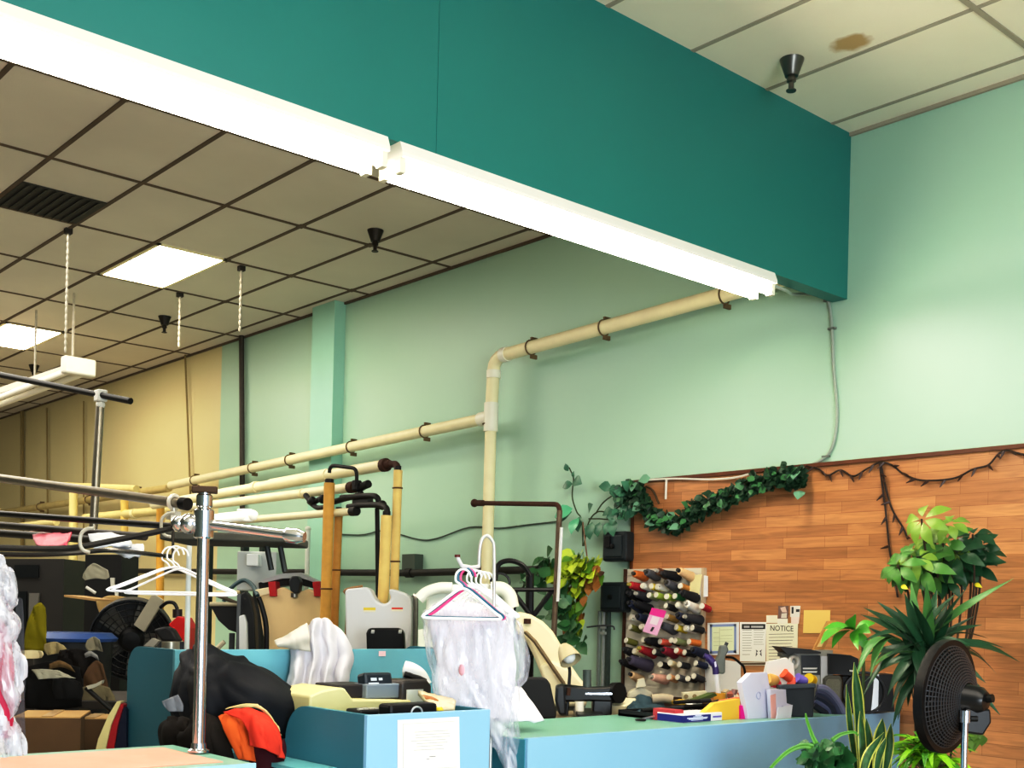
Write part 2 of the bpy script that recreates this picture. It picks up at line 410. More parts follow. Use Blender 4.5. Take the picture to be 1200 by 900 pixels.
# dark open vent in half a tile
t = thing('ceiling_vent', 'dark square air vent in the rear ceiling, at left', 'vent', (-8.44, 2.95, CZ))
MB().box(-8.75, -8.15, 2.65, 3.24, CZ - .009, CZ - .001).build('frame', M('#3a3a32', .8), t, smooth=False)
mb = MB()
for k in range(9): mb.obox((-8.45, 2.70 + k * .061, CZ - .013), (.57, .035, .004), rx=.5)
mb.build('slat', M('#2c2d27', .8), t, smooth=False)['kind'] = 'stuff'
def sprinkler(px, py, lab, chrome=False):
    p = atz(px, py, CZ); t = thing('sprinkler_head', lab, 'sprinkler', p, 'ceiling sprinkler heads')
    mt = M('#6e6c66', .3, .9) if chrome else M('#2c2822', .5, .4)
    MB().lathe([(.062, 0), (.06, -.008), (.036, -.075), (.034, -.085), (.0, -.085)], p).build('escutcheon', mt, t)
    MB().lathe([(.016, -.07), (.024, -.1), (.024, -.112), (.014, -.118), (.014, -.15), (.026, -.155), (.026, -.16), (0, -.16)], p, seg=12).build('nozzle', mt, t)
sprinkler(928, 70, 'chrome sprinkler head on the front ceiling right of the teal beam', True)
sprinkler(440, 270, 'dark sprinkler head on the rear ceiling, just left of the long strip light')
sprinkler(193, 371, 'dark sprinkler head on the rear ceiling, below the bright ceiling panel')
sprinkler(40, 428, 'small dark sprinkler head deepest in the rear ceiling, at left')
# a slim cable along the wall from the strip light
t = thing('wall_cable', 'grey cable looping from the strip light end down the mint wall', 'cable', aty(975, 400, WY - .02))
pts = [V((BX - .03, 5.2, BZ - .05)), V((BX - .02, 5.35, BZ - .06)), aty(930, 345, 5.7), aty(955, 345, 5.85), aty(970, 352, WY - .012)] + [aty(a, b, WY - .012) for a, b in ((975, 385), (977, 430), (981, 480), (978, 515), (968, 535), (945, 548))]
MB().tube(spline(pts, 6), .009, 8).build('cable', M('#9aa59a', .5), t)
for a, b in ((975, 385), (968, 535), (970, 352)):
    MB().obox(aty(a, b, WY - .012), (.05, .02, .012)).build('clip', M('#6d746c', .5), t, smooth=False)

# ------------------------------------------------------------------ daylight and sky
w = bpy.data.worlds.new('world'); scene.world = w; w.use_nodes = True
w.node_tree.nodes['Background'].inputs['Color'].default_value = (.72, .86, 1, 1); w.node_tree.nodes['Background'].inputs['Strength'].default_value = .9
def area(name, loc, rot, sx, sy, power, col):
    l = bpy.data.lights.new(name, 'AREA'); l.shape = 'RECTANGLE'; l.size = sx; l.size_y = sy; l.energy = power; l.color = col
    o = bpy.data.objects.new(name, l); COL.objects.link(o); o.location = loc; o.rotation_euler = rot; return o
area('storefront_daylight', (FX + .3, -.4, 1.6), (0, math.radians(90), 0), 2.4, 3.8, 560, (.84, .93, 1))
area('rear_room_light', (-12.0, 1.5, CZ - .05), (0, 0, 0), 9, 3.5, 430, (1, .95, .86))
area('front_room_light', (.6, 2.2, CZ - .05), (0, 0, 0), 4, 3, 185, (1, .93, .82))
scene.view_settings.view_transform = 'Standard'; scene.view_settings.look = 'None'
scene.view_settings.exposure = 0.; scene.view_settings.gamma = 1.
scene.view_settings.use_curve_mapping = True
cm = scene.view_settings.curve_mapping; cc = cm.curves[3]
cc.points[0].location = (0, 0); cc.points[1].location = (1, 1)
cc.points.new(.10, .068); cc.points.new(.32, .30); cc.points.new(.62, .68); cm.update()
# ================================================================== pipework on the long wall
def clamp_ring(t, p, ax, r):
    mb = MB(); mb.ring(p, ax, r + .004, .006, 16, 5); mb.obox(V(p) + V((0, .03, r + .014)), (.016, .06, .03)); mb.obox(V(p) + V((0, .03, -r - .014)), (.016, .06, .03))
    return mb.build('pipe_clamp', M('#6d5a3c', .7, .3, var=.4, scale=30), t)
PY = 5.735
e1 = aty(905, 331, PY); e2 = aty(579, 419, PY); e3 = aty(575.5, 489, PY); e4 = aty(568, 690, PY); e5 = aty(200, 569, PY); e6 = aty(0, 601, PY)
t = thing('drain_pipe', 'large cream pipe running under the beam, dropping down the mint wall at an elbow', 'pipe', (e4.x, PY, 0))
def bend(p, a, b, r=.11):      # rounded corner points
    p, a, b = V(p), V(a), V(b); u = (a - p).normalized(); w = (b - p).normalized()
    return [p + u * r * (1 - k) ** 2 + w * r * k ** 2 for k in (0, .25, .5, .75, 1)]
g = V((e4.x + .012, PY, 0))
MB().tube([e1 + V((.12, 0, .01))] + bend(e2, e1, e3) + [e3], .049, 14).tube([e3, g], .045, 14).build('pipe_run', PIPEW, t)
MB().tube([e3, e5], .046, 14).build('branch_pipe', PIPEW, t)
MB().cyl(e3 + V((0, 0, .11)), e3 - V((0, 0, .11)), .056, seg=16).cyl(e3 + (e5 - e3).normalized() * .02, e3 + (e5 - e3).normalized() * .13, .055, seg=16).build('tee_fitting', M('#e7e3d2', .4), t)
d = (e1 - e2).normalized(); el = MB()
el.cyl(e2 + d * .1, e2 + d * .16, .056, seg=16).build('elbow_collar', M('#e7e3d2', .4), t)
MB().cyl(e2 - V((0, 0, .1)), e2 - V((0, 0, .16)), .056, seg=16).build('elbow_collar', M('#e7e3d2', .4), t)
for px in (632, 727, 850): clamp_ring(t, e2.lerp(e1, (px - 579) / (905 - 579) if px != 850 else .86), d, .05)
clamp_ring(t, V((e4.x + .01, PY, aty(574, 497, PY).z)), (0, 0, 1), .048)
db = (e5 - e3).normalized()
for px in (510, 420, 345, 300, 230): clamp_ring(t, e3.lerp(e5, .03 + .97 * ((aty(px, 500, PY).x - e3.x) / (e5.x - e3.x))), db, .047)
t = thing('steam_pipe', 'dusty cream pipe on the cream wall continuing to the left edge', 'pipe', (e6.x, PY, e6.z))
MB().tube([e5 + V((0, -.02, -.03)), e6], .045, 12).build('pipe_run', M('#b9a873', .6, var=.35, scale=6), t)
for k in (.15, .4, .7): clamp_ring(t, e5.lerp(e6, k) - V((0, .02, .03 * (1 - k))), (e6 - e5), .046)

def pipe_thing(name, label, pts, r, mat, grp=None, collars=(), seg=12):
    pts = [V(p) for p in pts]
    t = thing(name, label, 'pipe', pts[-1], grp)
    MB().tube(pts, r, seg).build('pipe_run', mat, t)
    for i, (p, ax, rr, ln, mt) in enumerate(collars):
        ax = V(ax).normalized(); MB().cyl(V(p) - ax * ln / 2, V(p) + ax * ln / 2, rr, seg=seg).build('collar', mt, t)
    return t
B = 5.0
a1, a2 = aty(180, 592, B), aty(451, 545, B)
m1 = aty(300, 571, B)
pipe_thing('steam_pipe', 'topmost of the three cream horizontal pipes, ending in a rusty elbow', [a1, a2], .043, PIPEW, None,
           [(m1, a2 - a1, .052, .05, PIPEW), (a2, a2 - a1, .05, .05, RUST), (aty(350, 562.5, B), a2 - a1, .05, .9, PIPEW)])
b1, b2 = aty(205, 597, 4.9), aty(413, 571, 4.9)
pipe_thing('steam_pipe', 'middle of the three cream horizontal pipes, ending at black fittings', [b1, b2], .037, PIPEW, None,
           [(b2, b2 - b1, .045, .07, RUST), (aty(355, 578.5, 4.9), b2 - b1, .042, .03, CREAM)])
c1, c2 = aty(232, 614, 4.8), aty(415, 599, 4.8)
pipe_thing('steam_pipe', 'lowest of the three cream horizontal pipes, stopping behind the tan uprights', [c1, c2], .03, PIPEW, None,
           [(c2, c2 - c1, .036, .07, BLACKFIT)])
# uprights, down to the presses
def upright(label, px0, py0, px1, py1, y, r, mat, collars=()):
    p0 = aty(px0, py0, y); p1 = aty(px1, py1, y); dd = (p1 - p0); g = p0 + dd * (p0.z / -dd.z)
    t = thing('insulated_upright_pipe', label, 'pipe', g)
    MB().tube([p0, g], r, 14).build('insulation', mat, t)
    MB().cyl(p0, p0 + V((0, 0, .03)), r * .7, seg=12).build('end_cap', BLACKFIT, t)
    MB().cyl(g, g + V((0, 0, .02)), r * 1.4, seg=14).build('floor_collar', BLACKFIT, t)
    for py in collars:
        c = p0 + dd * ((py - py0) / (py1 - py0)); MB().ring(c, (0, 0, 1), r + .002, .006, 16, 5).build('band', M('#5c3c1c', .6), t)
    return t
upright('thickest orange-tan upright pipe, in front, left of the white press', 386, 566, 381, 735, 4.75, .042, TAN, (690, 728))
upright('shorter orange-tan upright pipe just right of the thickest one', 397, 599, 393, 700, 4.85, .032, M('#b8863c', .65, var=.25, scale=14), (668,))
upright('pale tan upright pipe entering the top of the white press', 453, 604, 449, 703, 4.75, .04, TANL, ())
upright('tall slim pale tan upright pipe, rightmost of the group', 466.5, 551, 462, 690, 4.95, .033, TANL, (572, 658))
upright('black upright pipe left of the pale tan uprights', 442, 596, 443, 703, 4.9, .017, BLACKFIT)
# black fittings
t = thing('pipe_elbow', 'rusty elbow joining the top cream pipe to the tall slim upright', 'pipe', a2)
MB().tube(spline([a2, aty(459, 544, B), aty(464.5, 545, B), aty(466.5, 553, 4.95)], 5), .026, 10).build('elbow', RUST, t)
MB().cyl(a2, a2 + (a2 - a1).normalized() * .07, .04, .03).build('reducer', RUST, t)
t = thing('pipe_bridge', 'thin black pipe bridge looping over the thickest tan upright', 'pipe', aty(386, 562, 4.75))
MB().tube(bend(aty(386, 545, 4.75), aty(386, 566, 4.75), aty(420, 549, 4.8), .06) + bend(aty(418, 549, 4.8), aty(386, 545, 4.75), aty(418, 566, 4.8), .05) + [aty(418, 568, 4.82)], .014, 8).build('pipe_run', BLACKFIT, t)
MB().cyl(aty(386, 562, 4.75), aty(386, 568, 4.75), .034).build('union', BLACKFIT, t)
MB().obox(aty(418, 569, 4.84), (.06, .06, .08)).build('valve', BLACKFIT, t, bevel=.012)
t = thing('valve_assembly', 'black valves and elbows clustered between the tan upright pipes', 'valve', aty(430, 590, 4.82))
MB().tube(spline([aty(420, 573, 4.86), aty(427, 569, 4.86), aty(432, 567, 4.86)], 4), .03, 10).tube([aty(424, 578, 4.86), aty(414, 582, 4.86), aty(400, 583, 4.86)], .02, 8).build('lever', BLACKFIT, t)
MB().tube(spline([aty(392, 588, 4.82), aty(410, 583, 4.82), aty(430, 581, 4.82), aty(442, 583, 4.82), aty(444, 596, 4.84)], 5), .022, 10).build('pipe_run', BLACKFIT, t)
MB().tube(spline([aty(408, 594, 4.8), aty(425, 592, 4.8), aty(445, 592, 4.78), aty(453, 596, 4.76), aty(453, 605, 4.75)], 5), .022, 10).build('pipe_run', BLACKFIT, t)
MB().tube(spline([aty(362, 588, 4.84), aty(372, 595, 4.82), aty(382, 594, 4.8)], 4), .02, 8).tube([aty(358, 580, 4.84), aty(366, 590, 4.84), aty(376, 584, 4.84)], .022, 8).build('pipe_run', BLACKFIT, t)
for p in ((366, 587), (378, 585), (412, 597), (448, 592)): MB().ball(aty(*p, 4.82), .036, 10).build('joint', BLACKFIT, t)
MB().obox(aty(425, 587, 4.85), (.22, .05, .05)).build('body', M('#3b3a36', .6, .3, var=.3), t, bevel=.01)
# low dark pipe and thin wire along the wall
p0, p1, p2 = aty(150, 669, 5.84), aty(480, 671.5, 5.84), aty(652, 667, 5.84)
t = pipe_thing('black_wall_pipe', 'long black pipe running level along the lower mint wall', [p0, p1, p2], .03, M('#26241f', .6, .2, var=.3), None, [(p1, p2 - p1, .04, .08, BLACKFIT), (aty(560, 669, 5.84), p2 - p1, .038, .05, BLACKFIT)])
MB().box(p1.x - .1, p1.x + .08, 5.83, WY, p1.z + .0, p1.z + .16).build('bracket', M('#4a564c', .6), t, smooth=False)
t = thing('wall_wire', 'thin dark wire sagging across the mint wall behind the uprights', 'wire', aty(550, 620, WY - .01))
MB().tube(spline([aty(a, b, WY - .012) for a, b in ((360, 623), (420, 627), (450, 622), (490, 632), (512, 631), (550, 618), (585, 619), (620, 615), (655, 611))], 5), .006, 6).build('wire', M('#3c4a3e', .6), t)
# rusty gallows pipe with grey post
t = thing('hanger_post', 'dark rusty pipe post with a long level arm, in front of the mint wall', 'post', V((aty(653, 690, 5.35).x, 5.35, 0)))
pa, pb, pc = aty(556, 589.5, 5.35), aty(656, 591, 5.35), aty(650.5, 710, 5.35); gg = pb + (pc - pb) * (pb.z / (pb.z - pc.z))
MB().tube([pa] + bend(pb, pa, pc, .05), .017, 10).build('arm', RUST, t)
MB().tube([pb - V((0, 0, .04)), gg], .019, 10).build('post', M('#6a5a4a', .6, .4, var=.4, scale=20), t)
MB().ball(pa, .03, 10).cyl(pa, pa + (pb - pa).normalized() * .1, .022).build('end_knob', RUST, t)
sp = aty(658, 618, 5.33); sq = aty(653.5, 705, 5.33)
MB().tube([sp, sq], .012, 8).build('strip', M('#e4e6e4', .3, .3), t)
# far cream / orange uprights at the left
for px, y0, y1, y, r, mt, lab in ((86, 577, 745, 5.2, .05, M('#d6c98a', .6, var=.15), 'pale cream upright pipe at far left behind the black rails'),
                            (146, 583, 702, 5.3, .042, M('#d9b865', .6, var=.25), 'yellow upright pipe above the dark drum fan'),
                            (188, 592, 707, 5.1, .04, M('#d09c40', .6, var=.25), 'orange upright pipe left of the chrome pole')):
    p0 = aty(px, y0, y); p1 = aty(px - .5, y1, y); dd = p1 - p0; gp = p0 + dd * (p0.z / -dd.z)
    t = thing('insulated_upright_pipe', lab, 'pipe', gp)
    MB().tube([p0, gp], r, 14).build('insulation', mt, t)
    MB().cyl(gp, gp + V((0, 0, .03)), r * 1.4).build('floor_collar', mt, t)
    MB().cyl(p0, p0 + V((0, 0, .04)), r * 1.15).build('end_cap', mt, t)
q0, q1 = aty(60, 632, 4.7), aty(200, 597, 4.7)
pipe_thing('steam_pipe', 'cream pipe behind the grey rail at left, rising toward the chrome pole', [aty(100, 607, 5.3), aty(206, 597, 5.3)], .048, M('#d8c88a', .55, var=.2), None, [(aty(158, 602, 5.3), q1 - q0, .056, .06, CREAM)])
pipe_thing('steam_pipe', 'cream pipe meeting the long wall pipe behind the grey rail', [aty(58, 568, 5.25), aty(160, 573, 5.3)], .04, M('#d8c88a', .55, var=.2))
pipe_thing('steam_pipe', 'short cream pipe low behind the chrome pole', [aty(232, 630, 4.6), aty(330, 634, 4.6)], .03, M('#d5c796', .55, var=.2))
pipe_thing('steam_pipe', 'dim cream pipe at the left edge under the dark rails', [aty(18, 617, 4.9), aty(66, 612, 4.9)], .04, M('#cbbd86', .55, var=.2))
# conduit drops from the ceiling and the column by the wall
def drop(px0, py0, px1, py1, r, mat, lab, name='hanging_rod', cat='rod', beads=False, y=None):
    p0 = atz(px0, py0, CZ) if y is None else aty(px0, py0, y); dep = (p0 - EYE).dot(FWD); p1 = at(px1, py1, dep); p1.x, p1.y = p0.x, p0.y
    t = thing(name, lab, cat, p0)
    if beads:
        mb = MB(); L = (p0 - p1).length; n = int(L / .05)
        for k in range(n): mb.lathe([(r * .5, 0), (r, .012), (r, .035), (r * .5, .05)], p0 - V((0, 0, .05 * (k + 1))), seg=6)
        mb.build('chain', mat, t)['kind'] = 'stuff'
    else: MB().cyl(p0, p1, r, seg=8).build('rod', mat, t)
    MB().obox(p0 - V((0, 0, .02)), (.05, .05, .04)).build('ceiling_hook', M('#2c2822', .7), t, smooth=False)
    return p0, p1
CHAIN = M('#b9b2a2', .5, .3, var=.4, scale=30); WIRE = M('#7d735c', .6, var=.3)
drop(80, 268, 90, 418, .011, CHAIN, 'braided white chain from the ceiling to the hanging lamp', 'hanging_chain', 'chain', True)
drop(211, 343, 213, 412, .012, CHAIN, 'thin white chain hanging from the ceiling, upper part, left of the cream wall edge', 'hanging_chain', 'chain', True)
drop(283, 312, 284, 395, .013, CHAIN, 'white chain hanging beside the dark rod near the mint wall', 'hanging_chain', 'chain', True)
t = thing('conduit', 'dark vertical conduit on the mint wall right of the cream section', 'pipe', aty(284, 600, 5.88)); MB().cyl(aty(283, 393, 5.88), aty(284, 600, 5.88), .028, seg=8).build('pipe_run', DSTEEL, t)
for a, b, c, dd, lab, r in ((26, 482, 26, 640, 'dark vertical seam strip on the cream wall, at the left edge', .03), (55, 478, 56, 640, 'thin brown cord down the cream wall, second from left', .013), (98, 470, 98, 640, 'thin brown cord down the cream wall, third from left', .011), (217, 415, 224, 600, 'thin brown cord down the cream wall near the mint edge', .011)):
    t = thing('wall_wire', lab, 'wire', aty(c, dd, 5.88)); MB().cyl(aty(a, b, 5.88), aty(c, dd, 5.88), r, seg=6).build('strand', M('#8a7a4c', .7), t)
# ================================================================== hanging rails, lamp and pole
RAIL = M('#5d564c', .4, .7, var=.3, scale=20); RAILD = M('#22211f', .4, .5, var=.3, scale=20); RAILG = M('#8d8678', .38, .8, var=.2, scale=20)
def rail(lab, p0, p1, r, mat, name='garment_rail', cat='rail'):
    t = thing(name, lab, cat, (V(p0) + V(p1)) / 2); MB().cyl(p0, p1, r, seg=12).build('tube', mat, t); return t
# rail with its two hangers from the ceiling
p0, p1 = at(-40, 431, 8.6), at(153, 470, 7.6)
t = rail('dark rail hung highest at left, ending with a white clamp', p0, p1, .022, RAILD)
cl = at(118, 464, 7.78)
mb = MB(); mb.obox(cl, (.08, .07, .08)); mb.ball(cl - V((0, 0, .06)), .035, 8); mb.build('clamp', M('#d8d6cc', .5), t, bevel=.01)
gz = at(109, 640, 7.78)
MB().cyl(cl - V((0, 0, .02)), V((cl.x - .03, cl.y - .02, gz.z)), .028, seg=10).build('post', RAILG, t)
# hanging two-tube lamp
p0, p1 = at(-30, 474, 12.6), at(92, 426, 10.6)
dv = (p1 - p0).normalized()
t = thing('hanging_lamp', 'unlit white twin-tube lamp hanging below the ceiling at left', 'light', (p0 + p1) / 2)
MB().obox((p0 + p1) / 2, (.12, (p1 - p0).length, .06), rz=math.atan2(-dv.x, dv.y)).build('housing', M('#d5cfbd', .5), t, smooth=False)
sd = dv.cross(UP)
for s in (-.07, .07):
    MB().cyl(p0 + sd * s - V((0, 0, .07)), p1 + sd * s - V((0, 0, .07)), .03, seg=10).build('tube', M('#f2eee0', .3), t)
MB().obox(p1 - V((0, 0, .03)), (.3, .10, .16), rz=math.atan2(-dv.x, dv.y)).build('end_cap', M('#d8d3c4', .5), t, bevel=.02)
for k, (px, py) in enumerate(((55, 400), (98, 384))):
    q = p0.lerp(p1, .62 if k == 0 else .95)
    MB().cyl(q, V((q.x, q.y, CZ)), .012, seg=6).build('suspension_rod', CHAIN, t)
# grey rail ending near the chrome pole
p0, p1 = at(-40, 555, 5.2), at(214, 590, 4.35)
t = rail('grey pipe rail at left ending in a black cap beside the chrome pole', p0, p1, .019, RAILG)
dv = (p1 - p0).normalized()
MB().cyl(p1 - dv * .005, p1 + dv * .03, .024).build('end_cap', BLACK, t)
mb = MB(); c0 = p1 - dv * .05; mb.ring(c0, dv, .026, .008, 14, 6); mb.cyl(c0 - V((0, 0, .02)), c0 - V((0, 0, .10)), .009).obox(c0 - V((0, 0, .05)), (.04, .04, .03)); mb.build('clamp', M('#cfcbc0', .4, .5), t)
MB().cyl(c0 - V((0, 0, .1)), c0 - V((0, 0, .2)), .005).build('hook', DSTEEL, t)
# darker rails
rail('dark round rail at left, just under the grey pipe rail', at(-40, 599, 5.4), at(205, 617, 4.6), .014, RAILD)
rail('second dark rail at left, below the first and parallel to it', at(-40, 612, 5.8), at(170, 629, 5.0), .017, M('#3a362f', .5, .5, var=.3))
rail('third dark rail at left, thicker, behind the pink bag', at(-40, 622, 6.2), at(130, 634, 5.6), .02, M('#33302a', .5, .5, var=.3))
# curved conveyor rail that meets the chrome pole
pts = [at(-30, 641, 3.6), at(40, 643, 3.7), at(85, 642, 3.78), at(125, 635, 3.85), at(180, 624, 3.92), at(226, 613, 3.98)]
t = thing('curved_rail', 'black curved rail running from the left edge up to the chrome pole', 'rail', pts[2]); MB().tube(spline(pts, 6), .010, 8).build('tube', RAILD, t)
pts2 = [at(-30, 649, 3.75), at(40, 650, 3.8), at(90, 648, 3.85), at(130, 645, 3.95), at(200, 652, 4.3)]
t = thing('curved_rail', 'second black curved rail with a shiny top, just below the first', 'rail', pts2[2]); MB().tube(spline(pts2, 6), .008, 8).build('tube', M('#3d3c3a', .25, .8), t)
# chrome pole on the near counter
pb = atz(232.5, 881, 1.055); pt = at(240, 574, (pb - EYE).dot(FWD)); pt.x, pt.y = pb.x, pb.y
t = thing('chrome_pole', 'tall shiny chrome pole standing on the corner of the near counter', 'pole', pb)
MB().cyl(pb + V((0, 0, .012)), pt, .0205, seg=24).build('tube', CHROME, t)
MB().lathe([(.036, 0), (.036, .006), (.026, .012), (.024, .03), (0, .03)], pb, seg=24).build('base_flange', CHROME, t)
mb = MB(); mb.lathe([(.023, -.06), (.027, -.055), (.027, -.02), (.023, -.016), (.0, -.016)], pt, seg=20); mb.build('collar', CHROME, t)
MB().obox(pt + V((0, 0, .0)), (.05, .085, .022), rz=-.5).build('cap', M('#46321f', .6, .3), t, bevel=.004)
zc = at(236, 614, (pb - EYE).dot(FWD)).z; cc = V((pb.x, pb.y, zc))
mb = MB(); mb.lathe([(.028, -.05), (.034, -.045), (.034, .045), (.028, .05)], cc, seg=20); mb.ball(cc - RGT * .05, .035, 12); mb.ball(cc - RGT * .085, .028, 10); mb.build('clamp', CHROME, t)
ae = at(353, 629, 3.85)
MB().cyl(cc, ae, .018, seg=16).build('arm', CHROME, t)
da = (ae - cc).normalized(); MB().lathe([(.018, -.06), (.026, -.05), (.026, -.01), (.02, 0), (.018, .012), (0, .012)], ae, da, 16).build('arm_end', CHROME, t)
# white bar lamp just behind the pole
p0, p1 = at(222, 612, 4.3), at(287, 604, 4.6)
t = thing('white_bar', 'short bright white bar behind the chrome pole', 'bar', (p0 + p1) / 2); MB().cyl(p0, p1, .02, seg=12).build('tube', M('#fbf6ec', .3), t); MB().obox(p1, (.05, .05, .05)).ball(p1 + V((.03, .02, 0)), .022, 8).build('end_clamp', M('#eee9da', .4), t, bevel=.01)
# thin white posts behind pole
for px, y0, y1, d, r, lab in ((222, 632, 760, 5.9, .014, 'thin white rod standing left of the chrome pole'), (361, 620, 690, 10.3, .022, 'thin white post behind the end of the chrome arm')):
    a = at(px, y0, d); b = at(px, y1, d); b.x, b.y = a.x, a.y
    gq = V((a.x, a.y, 0)); t = thing('white_post', lab, 'post', gq); MB().cyl(a, gq, r, seg=10).ball(a, r * 1.3, 8).build('rod', M('#dfe3dc', .4), t)
# dark overhead board behind the arm
p = at(278, 633, 5.6)
t = thing('overhead_tray', 'dark grimy tray under the chrome arm', 'tray', p)
MB().obox(p, (.5, .6, .04), rz=-.72).build('tray', M('#3c3d36', .7, var=.4, scale=10), t, bevel=.008)
for lx, ly in ((328, 652), (312, 650)): MB().cyl(at(lx, ly - 14, 5.7), at(lx + 6, ly + 18, 5.7), .014, seg=8).build('strut', M('#2b302c', .5), t)

# ---- hangers
def hanger_mesh(w, h, r, mat, p, fr, parent, bar=True, hook=.075):
    """plastic hanger hanging from point p in the plane (fr, UP)"""
    p = V(p); fr = V(fr).normalized()
    def q(x, z): return p + fr * x + UP * z
    hk = [q(-.030 * math.cos(a) + .0, -.034 + .034 * math.sin(a)) for a in [math.radians(k) for k in range(-25, 190, 22)]]
    hk = list(reversed(hk)) + [q(-.012, -.058), q(0, -hook)]
    MB().tube(spline(hk, 3), r * .8, 8).build('hook', mat[0], parent)
    top = q(0, -hook); L, R = q(-w / 2, -hook - h), q(w / 2, -hook - h)
    body = [q(0, -hook), q(-w * .10, -hook - h * .12), q(-w * .42, -hook - h * .78), q(-w * .5, -hook - h * .92), q(-w * .47, -hook - h * 1.02), q(0, -hook - h * 1.03), q(w * .47, -hook - h * 1.02), q(w * .5, -hook - h * .92), q(w * .42, -hook - h * .78), q(w * .10, -hook - h * .12)]
    cl = body + [body[0]]
    MB().tube(spline(cl, 4), r, 8).build('frame', mat[1], parent)
HW = M('#eef0f2', .3); HT = M('#1d5a75', .35); HP = M('#ea4f8c', .35)
# loose white hangers on the curved rail
for k, (px, py, d, ang) in enumerate(((206, 640, 4.2, .1), (200, 641, 4.25, .35), (212, 642, 4.15, -.2))):
    p = at(px, py, d); fr = RGT * math.cos(ang) + FWD * math.sin(ang)
    t = thing('clothes_hanger', ('white wire hanger nearest on the rail left of the chrome pole', 'white wire hanger behind the nearest one, tilted more', 'white wire hanger closest to the chrome pole')[k], 'hanger', p, 'empty white hangers on the rail')
    hanger_mesh(.42, .09, .004, (HW, HW), p, fr, t)
for k, (px, py, d) in enumerate(((101, 628, 3.75), (196, 610, 4.2))):     # the big white S-hooks over the rails
    a = at(px, py, d); t = thing('rail_hook', ('white curved hook over the black curved rail, farther left', 'white curved hook between the rails, nearer the chrome pole')[k], 'hook', a, 'white hooks on the rails')
    MB().tube(spline([at(px + 9, py - 9, d), at(px + 1, py - 8, d), at(px - 6, py - 2, d), at(px - 7, py + 10, d), at(px - 3, py + 17, d), at(px + 4, py + 19, d)], 4), .006, 8).build('rod', M('#a6a498', .4), t)
# folded bags lying along the rails
def flat_bag(lab, pts, d, col, name='plastic_bag', cat='bag', fold=.012):
    mb = MB(); mb.sheet([[at(x, y, dd) for x, y, dd in row] for row in pts], 5, fold, 14, 3)
    return solo(mb, name, M(col, .5, var=.2, scale=12), lab, cat, None, thick=.008)
flat_bag('folded bright pink bag lying across the dark rails', [[(38, 627, 5.5), (60, 625, 5.4), (85, 624, 5.3)], [(40, 634, 5.2), (62, 632, 5.15), (82, 630, 5.1)], [(46, 640, 5.0), (62, 641, 4.95), (78, 639, 4.9)]], 0, '#d24a66')
t = flat_bag('white printed bag with a red dot lying on the rails', [[(103, 626, 5.0), (125, 625, 5.0), (152, 630, 5.0)], [(106, 634, 4.8), (130, 633, 4.8), (155, 638, 4.8)], [(110, 641, 4.6), (132, 640, 4.6), (150, 639, 4.6)]], 0, '#c9d0dc')
MB().ball(at(140, 632, 4.72) - t.location, .018, 12, (1, 1, .6)).build('red_dot', M('#d8402c', .5), t)
flat_bag('white plastic sheet bunched under the black rail', [[(132, 642, 4.9), (150, 639, 4.9), (168, 637, 4.9)], [(136, 647, 4.8), (155, 646, 4.8), (169, 644, 4.8)], [(146, 653, 4.7), (158, 651, 4.7), (167, 648, 4.7)]], 0, '#c6ccd4')
flat_bag('pinkish cloth strip behind the pink bag on the rails', [[(35, 624, 6.0), (55, 623, 6.0), (72, 624, 6.0)], [(36, 629, 5.9), (55, 628, 5.9), (73, 629, 5.9)]], 0, '#b98d7c', 'cloth_strip', 'cloth')
# ================================================================== counters
LB = M('#90bfe0', .42, var=.04, scale=3); LBT = M('#6aa6b6', .45, var=.05, scale=3)
# near counter at the left, under the chrome pole
t = thing('service_counter', 'near blue counter with a pink top and green edge, at the bottom left', 'counter', (-3.62, .2, 0))
MB().box(-3.86, -3.34, -1.6, 1.80, 0, 1.02).build('body', LB, t, smooth=False)
MB().box(-3.90, -3.31, -1.62, 1.835, 1.015, 1.05).build('countertop', MINTTOP, t, smooth=False, bevel=.004)
MB().box(-3.82, -3.38, -1.6, 1.76, 1.048, 1.053).build('top_panel', M('#dd9f8e', .6, var=.2, scale=5), t, smooth=False)
MB().box(-3.315, -3.304, -1.62, 1.836, .98, 1.0515).build('edge_strip', M('#9ccbe0', .4), t, smooth=False)
# main counter reaching the panelled wall
t = thing('service_counter', 'long blue counter with green top running to the wood panelled wall', 'counter', (-3.72, 4.5, 0))
MB().box(-3.99, -3.43, 3.12, WY - .04, 0, 1.02).build('body', LB, t, smooth=False)
MB().box(-4.03, -3.41, 3.095, WY - .04, 1.012, 1.05).build('countertop', MINTTOP, t, smooth=False, bevel=.004)
MB().box(-3.43, -3.405, 3.094, WY - .04, 0, 1.0515).build('front_panel', LB, t, smooth=False)
MB().box(-4.0, -3.42, 3.091, 3.115, 0, 1.046).build('end_panel', M('#3f8ea0', .45, var=.05), t, smooth=False)  # darker than the front: shade on this end is put into its colour
